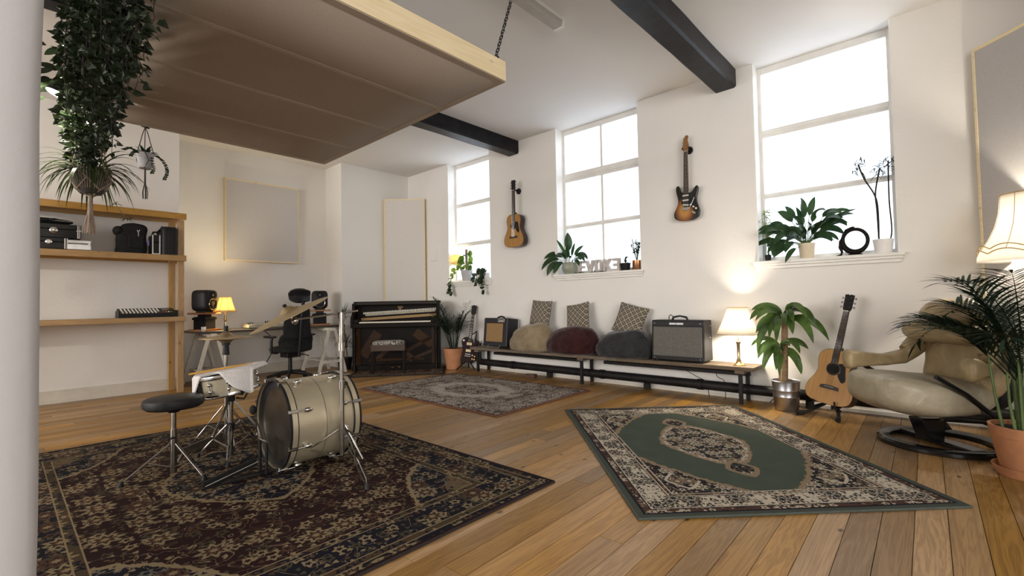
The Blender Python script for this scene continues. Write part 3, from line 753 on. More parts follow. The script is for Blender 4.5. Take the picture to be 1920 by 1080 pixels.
# poly was rotated so that its low edge faces the room
kn = None
for i in range(11):
    for j, y in enumerate((-0.11, -0.075, -0.045, -0.015, 0.015, 0.045, 0.075)):
        if i == 10 and j < 2: continue
        x = -0.255 + i*0.036
        c = on_top(x, y)
        if kn is None:
            kn = MB().cyl((0, 0, 0), (0, -0.25*0.014, 0.014), 0.0085, 0.006, 8).obj('knob', MIV, mx); kn.location = c
        else:
            o = kn.copy(); col.objects.link(o); o.parent = mx; o.location = c
mcol = [plain('red_knob', (0.35, 0.05, 0.03), 0.4), plain('orange_knob', (0.5, 0.2, 0.04), 0.4), MIV, plain('green_knob', (0.1, 0.2, 0.06), 0.4)]
for i in range(4):
    MB().cyl(on_top(0.15+i*0.028, -0.09), on_top(0.15+i*0.028, -0.09)+V((0, 0, 0.012)), 0.008, n=10).obj('knob', mcol[i], mx)
MB().box(on_top(0.205, 0.03)+V((0, 0, 0.002)), (0.11, 0.11, 0.004), mrot).obj('master_panel', MBLKG, mx, False)
MB().span((0.286, -0.125, 0.0), (0.298, 0.125, 0.085)).obj('side_cheek', MBLKG, mx, False, 0.003)
MB().span((-0.298, -0.125, 0.0), (-0.286, 0.125, 0.085)).obj('side_cheek', MBLK, mx, False, 0.003)

# ================================================================ DESK GROUP IN THE ALCOVE
DZ = 0.76
dk = thing('trestle_desk_top', 'long dark desk top resting on two white trestles', 'desk', (2.88, 7.82, DZ-0.03))
MB().span((-1.06, -0.37, 0), (1.06, 0.38, 0.03)).obj('top', plain('dark_desk_laminate', (0.055, 0.045, 0.035), 0.28, var=0.15), dk, False, 0.003)
MB().tube([(-0.2, -0.33, -0.005), (-0.1, -0.33, -0.1), (-0.09, -0.3, -0.35), (-0.12, -0.1, -0.55)], 0.006, 6).obj('hanging_cable', MBLK, dk)
def trestle(loc, label):
    r_ = thing('trestle', label, 'trestle', loc, (0, 0, 0), 'white trestles under the desk')
    H_ = DZ-0.032
    MB().span((-0.035, -0.33, H_-0.045), (0.035, 0.33, H_)).obj('top_rail', MDRIFT, r_, False, 0.003)
    for sy in (-0.29, 0.29):
        for sx in (-1, 1):
            MB().bar((sx*0.225, sy, 0.0), (sx*0.045, sy*0.97, H_-0.015), 0.045, 0.028, V((0, 1, 0))).obj('leg', MDRIFT, r_, False, 0.002)
        MB().span((-0.17, sy-0.012, 0.17), (0.17, sy+0.012, 0.205)).obj('brace', MDRIFT, r_, False, 0.002)
    for x in (-0.12, -0.04, 0.04, 0.12): MB().span((x-0.028, -0.3, 0.205), (x+0.028, 0.3, 0.218)).obj('shelf_slat', MDRIFT, r_, False, 0.002)
    return r_
trestle((2.0, 7.74, 0), 'white wooden trestle under the left end of the desk'); trestle((3.62, 7.55, 0), 'white wooden trestle behind the crash cymbal stand')
def speaker_stack(x, y, rz, lab_s, lab_p):
    p = thing('monitor_riser', lab_p, 'speaker riser', (x, y, DZ), (0, 0, rz), 'monitor risers on the desk')
    MB().span((-0.16, -0.12, 0), (0.16, 0.12, 0.028)).obj('bottom_board', MBROWN, p, False, 0.003)
    MB().span((-0.1, -0.09, 0.028), (0.1, 0.09, 0.20)).obj('foam_block', MBLKM, p, False, 0.006)
    MB().span((-0.115, -0.1, 0.16), (0.115, 0.1, 0.19)).obj('lip', MBLKM, p, False, 0.004)
    MB().span((-0.06, -0.06, 0.20), (0.06, 0.06, 0.235)).obj('neck_block', MBLK, p, False, 0.004)
    MB().span((-0.165, -0.13, 0.235), (0.165, 0.13, 0.26)).obj('top_board', MBROWN, p, False, 0.003)
    s = thing('studio_monitor', lab_s, 'speaker', (x, y, DZ+0.2605), (0, 0, rz), 'studio monitors')
    MB().span((-0.08, -0.07, 0), (0.08, 0.07, 0.03)).obj('stand_foot', MBLK, s, False, 0.006)
    MB().ell((0, 0, 0.17), (0.125, 0.125, 0.15), 32, 18, None, 0.38).obj('cabinet', MBLK, s)
    MB().lathe([(0.078, 0), (0.078, 0.006), (0.062, 0.004), (0.03, -0.01), (0.018, -0.004), (0, -0.002)], 24, (0, -0.124, 0.115), rotx(R(90))).obj('woofer', MBLKM, s)
    MB().lathe([(0.072, 0.006), (0.078, 0.009), (0.082, 0.004)], 24, (0, -0.124, 0.115), rotx(R(90)), True).obj('surround_ring', MDCHR, s)
    MB().lathe([(0.055, 0.004), (0.035, -0.004), (0.016, -0.008), (0, -0.004)], 20, (0, -0.122, 0.245), rotx(R(90))).obj('tweeter', MBLKM, s)
    MB().ell((0, -0.122, 0.245), (0.014, 0.01, 0.014), 10, 8).obj('tweeter_dome', MDCHR, s)
    return s
speaker_stack(1.965, 7.72, R(38), 'black studio monitor turned towards the chair at the left desk end', 'stack of brown boards and black foam under the left monitor')
speaker_stack(3.66, 7.78, R(-22), 'black studio monitor facing the room behind the crash cymbal', 'stack of brown boards and black foam under the right monitor')

def lamp_light(name, loc, power, color, radius=0.03):
    d = bpy.data.lights.new(name, 'POINT'); d.energy = power; d.color = color; d.shadow_soft_size = radius
    o = bpy.data.objects.new(name, d); col.objects.link(o); o.location = loc; return o
dl = thing('desk_lamp', 'lit desk lamp with a yellow panelled shade and turned brass stem', 'lamp', (2.225, 7.72, DZ))
MB().lathe([(0.075, 0), (0.075, 0.012), (0.03, 0.02), (0.014, 0.04), (0.02, 0.06), (0.011, 0.08), (0.016, 0.13), (0.02, 0.16), (0.01, 0.20), (0.007, 0.30)], 20).obj('stem', MBRASS, dl)
def sheet_lathe(prof, n, name, mat, parent, loc=(0,0,0), thick=0.002):
    mb = MB(); k = len(prof)
    vs_ = [V(loc)+V((r*cos(2*pi*i/n), r*sin(2*pi*i/n), z)) for r, z in prof for i in range(n)]
    mb.add(vs_, [(j*n+i, j*n+(i+1) % n, (j+1)*n+(i+1) % n, (j+1)*n+i) for j in range(k-1) for i in range(n)])
    return mb.obj(name, mat, parent, thick=thick, fix=False)
pr = [(0.150, 0.262), (0.128, 0.30), (0.108, 0.35), (0.09, 0.41), (0.076, 0.475)]
shd = sheet_lathe(pr, 8, 'lamp_shade', MSHY, dl)
for i in range(8): MB().tube([(r_*1.005*cos(2*pi*i/8), r_*1.005*sin(2*pi*i/8), z) for r_, z in pr], 0.0022, 5).obj('shade_rib', MGOLDTR, shd)
for r_, z in (pr[0], pr[-1]): MB().tube([(r_*cos(2*pi*i/8), r_*sin(2*pi*i/8), z) for i in range(8)], 0.0032, 5, True).obj('shade_trim', MGOLDTR, shd)
MB().ell((0, 0, 0.33), (0.024, 0.024, 0.035), 12, 8).obj('bulb', MBULB, dl)
lamp_light('desk_lamp_light', (2.225, 7.72, DZ+0.40), 34, (1.0, 0.80, 0.48))
kb = thing('keyboard_synth', 'slim keyboard synthesizer with small knobs on the desk', 'keyboard', (2.88, 7.86, DZ))
MB().poly([(-0.14, 0.012), (0.14, 0.012), (0.14, 0.075), (0.06, 0.07), (-0.14, 0.05)], -0.34, 0.34, rotz(R(90))).obj('chassis', plain('synth_cream', (0.45, 0.40, 0.30), 0.4), kb, False, 0.004)
MB().span((-0.32, -0.13, 0.046), (0.3, 0.0, 0.062)).obj('keybed', MBLK, kb, False, 0.002)
for i in range(24): MB().span((-0.31+i*0.025, -0.135, 0.055), (-0.288+i*0.025, -0.01, 0.066)).obj('key', MIV, kb, False)
for i in range(6): MB().cyl((-0.02+i*0.03, 0.09, 0.072), (-0.02+i*0.03, 0.09, 0.10), 0.009, n=10).obj('knob', MBLK, kb)
for i in range(3): MB().cyl((-0.28+i*0.03, 0.07, 0.07), (-0.28+i*0.03, 0.07, 0.085), 0.009, n=10).obj('knob', MBLK, kb)
for sx in (-0.3, 0.3): MB().span((sx-0.02, -0.12, 0), (sx+0.02, 0.12, 0.0125)).obj('foot', MBLK, kb, False)
cu = thing('paper_cup', 'small white cup before the left monitor on the desk', 'cup', (1.90, 7.515, DZ))
sheet_lathe([(0.024, 0.0), (0.028, 0.065)], 18, 'cup_wall', MWHITE, cu); MB().cyl((0, 0, 0), (0, 0, 0.004), 0.024).obj('cup_base', MWHITE, cu)

# office chair, seen from behind
oc = thing('office_chair', 'black mesh office chair with headrest pulled up to the desk', 'chair', (2.9, 7.12, 0), (0, 0, R(8)))
def curved(w0, w1, h_, bend, z0, y0, th, lean=0.0, nu=14, nv=12, rnd=0.12):
    """a rounded shell panel standing up, curved about z; faces +y"""
    mb = MB()
    def f(sd):
        def g(u, v):
            s_ = (u-0.5)*2
            wv = (w0*(1-v)+w1*v)*(1-rnd*(abs(2*v-1)**5))
            return V((s_*wv/2, y0 - lean*v*h_ + bend*s_*s_ + 0.03*sin(pi*v) + sd, z0 + v*h_ - 0.02*abs(s_)**4*(1 if v > 0.5 else -1)))
        return g
    a = MB().grid(f(0), nu, nv)
    return a, th
for nm, args, mt in (('backrest', (0.44, 0.34, 0.46, 0.05, 0.62, -0.24, 0.03, 0.10), MBLKM), ('lumbar_panel', (0.50, 0.48, 0.28, 0.06, 0.42, -0.215, 0.05, 0.02), MBLKM), ('headrest', (0.30, 0.31, 0.19, 0.05, 1.14, -0.30, 0.06, 0.05), MBLK)):
    a, th = curved(*args); a.obj(nm, mt, oc, thick=th, bevel=0.008, fix=False)
MB().tube([(0, -0.23, 0.36), (0, -0.27, 0.6), (0, -0.31, 0.95), (0, -0.35, 1.16)], 0.022, 10).obj('spine', MBLK, oc)
MB().tube([(-0.12, -0.285, 1.035), (-0.095, -0.298, 1.02), (-0.075, -0.302, 1.03), (-0.045, -0.302, 1.045)], 0.009, 8).tube([(-0.095, -0.298, 1.02), (-0.115, -0.288, 0.985)], 0.008, 8).obj('white_badge', MIV, oc)
MB().ell((0, 0.0, 0.46), (0.25, 0.24, 0.05), 24, 10, None, 0.6).obj('seat', MBLKM, oc)
MB().span((-0.1, -0.1, 0.34), (0.1, 0.1, 0.42)).obj('mechanism', MBLK, oc, False, 0.01)
MB().tube([(0.08, -0.05, 0.37), (0.2, -0.08, 0.36), (0.25, -0.08, 0.34)], 0.008, 6).tube([(0.08, 0.05, 0.37), (0.25, 0.06, 0.37)], 0.008, 6).obj('lever', MBLK, oc)
for s in (-1, 1):
    MB().tube([(s*0.2, -0.02, 0.42), (s*0.30, -0.04, 0.43), (s*0.31, -0.06, 0.6), (s*0.30, -0.06, 0.64)], 0.018, 8).obj('arm_post', MBLK, oc)
    MB().ell((s*0.30, 0.0, 0.655), (0.045, 0.14, 0.018), 14, 8, None, 0.6).obj('armrest', MBLK, oc)
MB().cyl((0, 0, 0.10), (0, 0, 0.35), 0.03, 0.026).obj('gas_lift', MBLK, oc)
for i in range(5):
    a = R(18+72*i); d = V((cos(a), sin(a), 0))
    MB().tube([d*0.03+V((0, 0, 0.12)), d*0.18+V((0, 0, 0.105)), d*0.31+V((0, 0, 0.075))], [0.028, 0.024, 0.018], 8).obj('base_arm', MBLK, oc)
    MB().cyl(d*0.31+V((-d.y, d.x, 0))*0.02+V((0, 0, 0.032)), d*0.31-V((-d.y, d.x, 0))*0.02+V((0, 0, 0.032)), 0.03, n=14).obj('caster', MBLK, oc)

# ================================================================ DRUM KIT
MCHAMP = plain('champagne_lacquer', (0.52, 0.455, 0.33), 0.30, 0.5, var=0.04, scale=3)
MCYM = plain('bronze_cymbal', (0.40, 0.30, 0.17), 0.42, 0.75, var=0.12, scale=40)
MSNARE = plain('champagne_sparkle', (0.42, 0.37, 0.27), 0.35, 0.35, var=0.08)
MHEAD = plain('smoky_drum_head', (0.030, 0.025, 0.020), 0.22, var=0.4, scale=5)
bd = thing('bass_drum', 'champagne bass drum lying on the dark floral rug', 'drum', (1.46, 3.285, 0.012))
AX = roty(R(90)); CZ = 0.297; Cb = V((0, 0, CZ)); L2 = 0.235
MB().lathe([(0.272, -L2+0.03), (0.28, -L2+0.03), (0.28, L2-0.03), (0.272, L2-0.03)], 64, Cb, AX, True).obj('shell', MCHAMP, bd)
MB().lathe([(0.2806, -0.0012), (0.2806, 0.0012), (0.279, 0.0012), (0.279, -0.0012)], 64, Cb, AX, True).obj('shell_seam', MBLK, bd)
for s in (-1, 1):
    hp_ = MB().lathe([(0.283, s*(L2-0.045)), (0.296, s*(L2-0.045)), (0.296, s*(L2)), (0.283, s*L2)], 64, Cb, AX, True).obj('hoop', MCHAMP, bd)
    MB().lathe([(0.2835, s*(L2-0.048)), (0.2968, s*(L2-0.048)), (0.2968, s*(L2-0.043)), (0.2835, s*(L2-0.043))], 64, Cb, AX, True).obj('hoop_line', MBLK, hp_)
    MB().lathe([(0.2835, s*(L2-0.01)), (0.2972, s*(L2-0.01)), (0.2972, s*(L2+0.004)), (0.2835, s*(L2+0.004))], 64, Cb, AX, True).obj('hoop_line', MBLK, hp_)
    MB().lathe([(0.0, s*(L2-0.028)), (0.20, s*(L2-0.027)), (0.272, s*(L2-0.026)), (0.2825, s*(L2-0.012)), (0.2825, s*(L2-0.03))], 64, Cb, AX).obj('drum_head', MHEAD, bd)
    MB().lathe([(0.235, s*(L2-0.0255)), (0.268, s*(L2-0.0235)), (0.272, s*(L2-0.0258))], 64, Cb, AX, True).obj('muffle_ring', MBLK, bd)
    for i in range(8):
        a = R(22.5 + 45*i); ra = V((0, cos(a), sin(a)))
        tn = V((0, -sin(a), cos(a)))
        mm = M((V((s, 0, 0)), tn, ra)).transposed()
        if ra.z < -0.95: continue
        MB().box(Cb + ra*0.30 + V((s*(L2-0.02), 0, 0)), (0.055, 0.022, 0.012), mm).box(Cb + ra*0.293 + V((s*(L2+0.006), 0, 0)), (0.008, 0.022, 0.026), mm).obj('claw_hook', MDCHR, bd, False, 0.002)
        MB().cyl(Cb + ra*0.303 + V((s*(L2-0.14), 0, 0)), Cb + ra*0.303 + V((s*(L2+0.014), 0, 0)), 0.0038, n=8).obj('tension_rod', MCHR, bd)
        MB().ell(Cb + ra*0.292 + V((s*(L2-0.115), 0, 0)), (0.03, 0.016, 0.02), 14, 10, mm).obj('lug', MCHR, bd)
for s in (-1, 1):
    MB().box(Cb + V((0.12, s*0.268, -0.07)), (0.06, 0.04, 0.07)).obj('spur_bracket', MCHR, bd, False, 0.01)
    MB().cyl(Cb + V((0.12, s*0.285, -0.03)), Cb + V((0.21, s*0.36, -0.275)), 0.009, n=10).obj('spur', MCHR, bd)
    MB().cyl(Cb + V((0.16, s*0.318, -0.14)), Cb + V((0.168, s*0.325, -0.165)), 0.015, n=10).obj('spur_collar', MCHR, bd)
    MB().cyl(Cb + V((0.205, s*0.356, -0.262)), Cb + V((0.212, s*0.362, -0.294)), 0.014, 0.010, 10).obj('rubber_foot', MBLK, bd)
# bass drum pedal
pd = thing('kick_pedal', 'chrome kick pedal standing at the batter side of the bass drum', 'drum pedal', (0.98, 3.27, 0.012))
MB().span((-0.17, -0.03, 0.0), (0.22, 0.03, 0.006)).obj('base_plate', MBLK, pd, False, 0.002)
MB().bar((-0.15, 0, 0.014), (0.14, 0, 0.085), 0.055, 0.008, V((0, 1, 0))).obj('footboard', MBLK, pd, False, 0.003)
for s in (-1, 1): MB().cyl((-0.15, s*0.028, 0.018), (0.14, s*0.028, 0.09), 0.003, n=6).obj('footboard_rail', MCHR, pd)
for s in (-1, 1): MB().cyl((0.18, s*0.055, 0.008), (0.18, s*0.055, 0.215), 0.010, n=10).obj('post', MBLK, pd)
MB().cyl((0.18, -0.07, 0.21), (0.18, 0.07, 0.21), 0.009, n=10).obj('axle', MCHR, pd)
MB().cyl((0.18, 0, 0.21), (0.125, 0, 0.40), 0.005, n=8).obj('beater_shaft', MCHR, pd)
MB().ell((0.12, 0, 0.415), (0.02, 0.028, 0.03), 12, 8).obj('beater', MBLKM, pd)
for s in (-0.03, 0.03): MB().tube([(-0.17, s, 0.006), (0.0, s, 0.01), (0.20, s, 0.008)], 0.003, 6).obj('stabiliser_rod', MBLK, pd)

def tripod(root, h, spread, zhub, angs, mat=MDCHR, foot=0.016, ztop=None, double=True):
    """folding double braced tripod legs under a centre tube"""
    for a in angs:
        d = V((cos(a), sin(a), 0)); n = V((-d.y, d.x, 0))
        top = d*0.022 + V((0, 0, zhub)); end = d*spread + V((0, 0, 0.02))
        if double:
            mid = top.lerp(end, 0.5)
            pts = [top + n*0.004, top.lerp(end, 0.22)+n*0.013, top.lerp(end, 0.46)+n*0.009, mid+n*0.002, top.lerp(end, 0.58)+n*0.011, top.lerp(end, 0.9)+n*0.011, end]
            pts2 = [p - n*2*((p-top.lerp(end, 0)).dot(n)) for p in reversed(pts)]
            MB().tube(pts + pts2[1:], 0.0036, 6).obj('leg', MDCHR, root)
        else:
            MB().bar(top, end, 0.016, 0.008).obj('leg', mat, root, False, 0.001)
        low = V((0, 0, max(0.03, zhub*0.3)))
        MB().bar(low + d*0.02, top.lerp(end, 0.5), 0.012, 0.005).obj('leg_brace', mat, root, False, 0.001)
        MB().cyl(end + V((0, 0, 0.012)), d*(spread+0.008) + V((0, 0, 0.0)), 0.010, foot, 10).obj('rubber_foot', MBLK, root)
# drum stool
st = thing('drum_stool', 'round black drum stool on chrome tripod legs', 'stool', (0.765, 3.675, 0.012))
MB().lathe([(0, 0.435), (0.145, 0.435), (0.163, 0.448), (0.168, 0.468), (0.163, 0.492), (0.145, 0.503), (0, 0.507)], 48).obj('seat', MVIN, st)
MB().cyl((0, 0, 0.43), (0, 0, 0.05), 0.0145, n=14).obj('tube', MDCHR, st)
MB().cyl((0, 0, 0.30), (0, 0, 0.02), 0.019, n=14).obj('outer_tube', MDCHR, st)
MB().cyl((0, 0, 0.405), (0, 0, 0.436), 0.03, 0.05, 14).obj('seat_mount', MBLK, st)
MB().cyl((0, -0.02, 0.245), (-0.03, -0.03, 0.245), 0.006, n=8).box((-0.035, -0.032, 0.245), (0.01, 0.03, 0.012)).obj('wing_bolt', MBLK, st, False)
tripod(st, 0.5, 0.255, 0.205, [R(-65), R(175), R(55)], MDCHR, 0.018, double=False)
# snare drum on its stand, towel and stick on top
ssn = thing('snare_stand', 'chrome snare stand with braced tripod legs beside the drum stool', 'drum stand', (1.13, 3.80, 0.012))
MB().cyl((0, 0, 0.02), (0, 0, 0.40), 0.017, n=14).obj('tube', MDCHR, ssn)
MB().cyl((0, 0, 0.19), (0, 0, 0.25), 0.026, n=12).obj('collar', MBLK, ssn)
MB().box((0, 0, 0.43), (0.05, 0.04, 0.07)).obj('tilter', MBLK, ssn, False, 0.008)
MB().tube([(0.03, -0.02, 0.42), (0.07, -0.05, 0.41), (0.09, -0.06, 0.45)], 0.008, 8).obj('wing_bolt', MCHR, ssn)
vd = V((-0.736, -0.676, 0)); vr = V((0.677, -0.736, 0))      # towards the camera and to the right of it
tilt = M.Rotation(R(8), 3, vd) @ M.Rotation(R(4), 3, vr); TE = tilt.to_euler()
for i in range(3):
    a = R(35+120*i); d = tilt @ V((cos(a), sin(a), 0)); uz = tilt @ V((0, 0, 1))
    c0 = V((0, 0, 0.455))
    MB().bar(c0, c0 + d*0.185, 0.02, 0.01).bar(c0 + d*0.185 - uz*0.005, c0 + d*0.19 + uz*0.035, 0.02, 0.01, d).obj('basket_arm', MBLK, ssn, False, 0.002)
tripod(ssn, 0.4, 0.235, 0.235, [R(-110), R(130), R(10)])
for a in (R(215), R(-20)):
    d = V((cos(a), sin(a), 0)); MB().bar(V((0, 0, 0.40)) + d*0.02, V((0, 0, 0.19)) + d*0.17, 0.014, 0.014).obj('outrigger', MDCHR, ssn, False, 0.002)
sd = thing('snare_drum', 'shallow champagne snare drum tilted on its chrome stand', 'drum', (1.13, 3.80, 0.485), TE)
MB().lathe([(0.172, 0), (0.178, 0), (0.178, 0.125), (0.172, 0.125)], 48, closed=True).obj('shell', MSNARE, sd)
for z0, z1 in ((-0.012, 0.012), (0.118, 0.143)): MB().lathe([(0.179, z0), (0.188, z0), (0.191, (z0+z1)/2), (0.188, z1), (0.179, z1)], 48, closed=True).obj('rim', MCHR, sd)
MB().cyl((0, 0, 0.128), (0, 0, 0.130), 0.178, n=48).obj('batter_head', MIV, sd); MB().cyl((0, 0, -0.004), (0, 0, -0.002), 0.178, n=48).obj('snare_head', MIV, sd)
for i in range(10):
    a = 2*pi*i/10; d = V((cos(a), sin(a), 0)); MB().cyl(d*0.187+V((0, 0, -0.01)), d*0.187+V((0, 0, 0.142)), 0.0028, n=6).obj('tension_rod', MCHR, sd)
    for z in (0.04, 0.088): MB().ell(d*0.187+V((0, 0, z)), (0.012, 0.012, 0.013), 10, 8).obj('lug', MCHR, sd)
MB().span((-0.2, -0.035, 0.03), (-0.178, 0.035, 0.10)).obj('strainer', MBLK, sd, False, 0.006)
a_ = R(-100); d = V((cos(a_), sin(a_), 0)); MB().ell(d*0.18+V((0, 0, 0.066)), (0.025, 0.008, 0.02), 12, 8, rotz(a_+pi/2)).obj('badge', MDCHR, sd)
tw = thing('folded_towel', 'white folded towel draped over the snare drum', 'towel', (1.13, 3.80, 0.485), TE)
def towel(off):
    def f(u, v):
        s_ = (u-0.5)*0.43; t_ = -0.15 + v*(0.335 + 0.075*sin(u*9.0+0.4) + 0.02*(u > 0.86)*(u-0.86)*7)
        edge_ = sqrt(max(0.0, 0.196**2 - min(abs(s_), 0.19)**2))
        over = max(0, t_-edge_)
        lat = max(0, abs(s_)-0.192)
        rad = min(t_, edge_ + over*0.25)
        p = vr*s_ + vd*rad
        z = 0.149 + off - over*0.93 - lat*0.8 + 0.004*mnoise.noise(V((s_*14, t_*14, off*90)))
        if over > 0: p += vd*0.008*sin(s_*30+1)
        return V((p.x, p.y, z))
    return f
mt_towel = m_fabric('white_terry', (0.74, 0.71, 0.70), 160)
for i, o in enumerate((0.0, 0.008)): MB().grid(towel(o), 40, 36).obj('fold', mt_towel, tw, thick=0.006, fix=False)
ds = thing('drumstick', 'wooden drumstick lying across the white towel', 'drumstick', (1.13, 3.80, 0.485), TE)
b0 = vr*-0.205 + vd*0.095 + V((0, 0, 0.174)); b1 = vr*0.20 + vd*0.03 + V((0, 0, 0.175))
MB().tube([b0.lerp(b1, k_/10) for k_ in range(11)], [0.0075]*8+[0.0065, 0.0045, 0.003], 10).obj('shaft', MPINE, ds); MB().ell(b1, (0.006, 0.006, 0.006), 10, 8).obj('tip', MPINE, ds)
# hi-hat
def cymbal(r, h, bell):
    pr_ = [(0.006, bell+h), (bell*0.9, bell*0.75+h), (bell*1.5, h*1.0+0.006), (bell*1.7, h), (r*0.6, h*0.55), (r, 0)]
    return pr_ + [(a, b-0.0014) for a, b in reversed(pr_)]
hh = thing('hi_hat', 'pair of closed hi-hat cymbals on a stand behind the snare', 'cymbal', (1.21, 4.18, 0.012))
MB().lathe(cymbal(0.185, 0.018, 0.03), 48, (0, 0, 0.835), closed=True).obj('top_cymbal', MCYM, hh)
MB().lathe([(a, -b) for a, b in cymbal(0.185, 0.018, 0.03)], 48, (0, 0, 0.832), closed=True).obj('bottom_cymbal', MCYM, hh)
MB().cyl((0, 0, 0.02), (0, 0, 0.72), 0.013, n=12).obj('tube', MDCHR, hh); MB().cyl((0, 0, 0.72), (0, 0, 0.96), 0.0035, n=8).obj('pull_rod', MCHR, hh)
MB().cyl((0, 0, 0.70), (0, 0, 0.775), 0.026, 0.02, 12).cyl((0, 0, 0.775), (0, 0, 0.80), 0.03, n=12).obj('seat_cup', MBLK, hh); MB().cyl((0, 0, 0.885), (0, 0, 0.925), 0.016, n=12).obj('clutch', MBLK, hh)
tripod(hh, 0.7, 0.24, 0.30, [R(-95), R(145), R(25)])
MB().bar((-0.30, -0.05, 0.015), (-0.02, 0, 0.07), 0.07, 0.008, V((0, 1, 0))).obj('footboard', MDCHR, hh, False, 0.003)
# crash cymbal on a boom stand
cs = thing('cymbal_stand', 'tall chrome cymbal boom stand before the bass drum', 'cymbal stand', (1.515, 2.915, 0.012))
MB().cyl((0, 0, 0.10), (0, 0, 0.56), 0.0155, n=14).obj('lower_tube', MDCHR, cs); MB().cyl((0, 0, 0.54), (0, 0, 0.80), 0.0125, n=14).obj('middle_tube', MDCHR, cs); MB().cyl((0, 0, 0.79), (0, 0, 1.0), 0.0155, n=14).obj('upper_tube', MDCHR, cs)
for z in (0.555, 0.80): MB().cyl((0, 0, z-0.025), (0, 0, z+0.025), 0.023, n=12).obj('collar', MDCHR, cs); MB().box((0.03, 0.01, z), (0.035, 0.01, 0.02)).obj('wing_bolt', MBLK, cs, False, 0.003)
MB().cyl((0, 0, 0.985), (0, 0, 1.025), 0.022, n=12).obj('boom_tilter', MDCHR, cs)
bl = V((-0.235, 0.19, -0.015))
MB().cyl(V((0, 0, 1.008)) - bl.normalized()*0.105 + V((0, 0, 0.02)), V((0, 0, 1.0)) + bl*0.96, 0.007, n=10).obj('boom_arm', MCHR, cs)
vrt = V((0.926, -0.377, 0)); nrm = (V((0, 0, 0.88)) - vrt*0.44 - V((0.377, 0.926, 0))*0.055).normalized()
x, y, dd = frame_to(nrm); cm = M((x, y, dd)).transposed()
cc = V((0, 0, 1.0)) + bl + nrm*0.035
MB().cyl(cc - nrm*0.05, cc + nrm*0.035, 0.005, n=8).obj('cymbal_post', MCHR, cs)
MB().ell(cc - nrm*0.045 + vrt*0.01, (0.022, 0.022, 0.024), 12, 8).obj('ratchet', MCHR, cs)
tripod(cs, 1.0, 0.40, 0.265, [R(-98), R(135), R(22)])
cr = thing('crash_cymbal', 'large bronze crash cymbal tilted steeply on the boom stand', 'cymbal', (1.515 + cc.x, 2.915 + cc.y, 0.012 + cc.z))
MB().lathe(cymbal(0.255, 0.022, 0.036), 64, (0, 0, 0), cm, True).obj('plate', MCYM, cr)
MB().cyl(nrm*0.05, nrm*0.075, 0.012, n=10).obj('wing_nut', MBLKM, cr)
# piano group -----------------------------------------------------
pn = thing('upright_piano', 'dark upright piano with open lid standing across the corner', 'piano', (4.395, 6.65, 0.012), (0, 0, R(-41.5)))
W2 = 0.71; PH = 1.10
MB().span((-W2, 0.10, 0.0), (-W2+0.045, 0.56, PH)).obj('side_panel', MPIANO, pn, False, 0.005); MB().span((W2-0.045, 0.10, 0.0), (W2, 0.56, PH)).obj('side_panel', MPIANO, pn, False, 0.005)
MB().span((-W2+0.046, 0.50, 0.02), (W2-0.046, 0.55, PH-0.02)).obj('back_board', MPIANO, pn, False)
MB().span((-W2-0.012, 0.27, PH), (W2+0.012, 0.575, PH+0.03)).obj('top_lid', MPIANO, pn, False, 0.006)
MB().box((0, 0.215, PH-0.005), (2*W2-0.09, 0.20, 0.02), rotx(R(14))).obj('folded_lid', MPIANO, pn, False, 0.004)
MB().span((-W2+0.05, 0.26, 0.80), (W2-0.05, 0.285, PH-0.03)).obj('upper_panel', MPIANO, pn, False, 0.003)
MB().box((0.05, 0.255, 1.03), (0.085, 0.01, 0.03)).ell((0.05, 0.25, 1.0), (0.03, 0.006, 0.03), 10, 8).obj('gold_crest', plain('tarnished_gilt', (0.14, 0.095, 0.04), 0.5, 0.5), pn)
MB().box((0.06, 0.225, 0.93), (2*W2-0.26, 0.012, 0.03), roty(R(-2.8))).obj('felt_strip', plain('hammer_felt', (0.42, 0.38, 0.30), 0.9, var=0.3, scale=60), pn, False)
hm = None
for i in range(44):
    x = -W2+0.16 + i*0.0275
    o = MB().span((x, 0.20, 0.915+0.048*(x+0.6)), (x+0.017, 0.222, 0.948+0.048*(x+0.6))).obj('hammer', MIV, pn, False)
MB().box((0.05, 0.19, 0.862), (2*W2-0.16, 0.02, 0.045), roty(R(-2.8))).obj('hammer_rail', wood('honey_rail', (0.42, 0.25, 0.08), (0.32, 0.17, 0.05), 0.45, 0).m, pn, False, 0.003)
MB().span((-W2+0.005, -0.02, 0.70), (W2-0.005, 0.30, 0.775)).obj('key_bed', MPIANO, pn, False, 0.008)
MB().span((-W2+0.046, -0.02, 0.776), (-W2+0.13, 0.18, 0.84)).span((W2-0.13, -0.02, 0.776), (W2-0.046, 0.18, 0.84)).obj('key_block', MPIANO, pn, False, 0.006)
for s in (-1, 1): MB().poly([(-0.03, 0.70), (0.12, 0.70), (0.12, 0.98), (0.06, 0.92), (-0.03, 0.86)], -0.022, 0.022, rotz(R(90)), (s*(W2-0.022), 0, 0)).obj('cheek', MPIANO, pn, False, 0.006)
for i in range(52):
    x = -W2+0.135 + i*0.0221
    MB().span((x, -0.005, 0.776), (x+0.0208, 0.15, 0.797)).obj('white_key', MIV, pn, False)
for i in range(51):
    if i % 7 in (2, 6): continue
    x = -W2+0.135 + (i+1)*0.0221 - 0.0055
    MB().span((x, 0.055, 0.7972), (x+0.011, 0.15, 0.809)).obj('black_key', MBLKG, pn, False)
MB().span((-W2+0.05, 0.13, 0.08), (W2-0.05, 0.15, 0.70)).obj('lower_panel', MPIANO, pn, False)
for s in (-1, 1): MB().span((s*(W2-0.05), 0.115, 0.08), (s*(W2-0.13), 0.131, 0.70)).obj('panel_stile', MWALN, pn, False, 0.002)
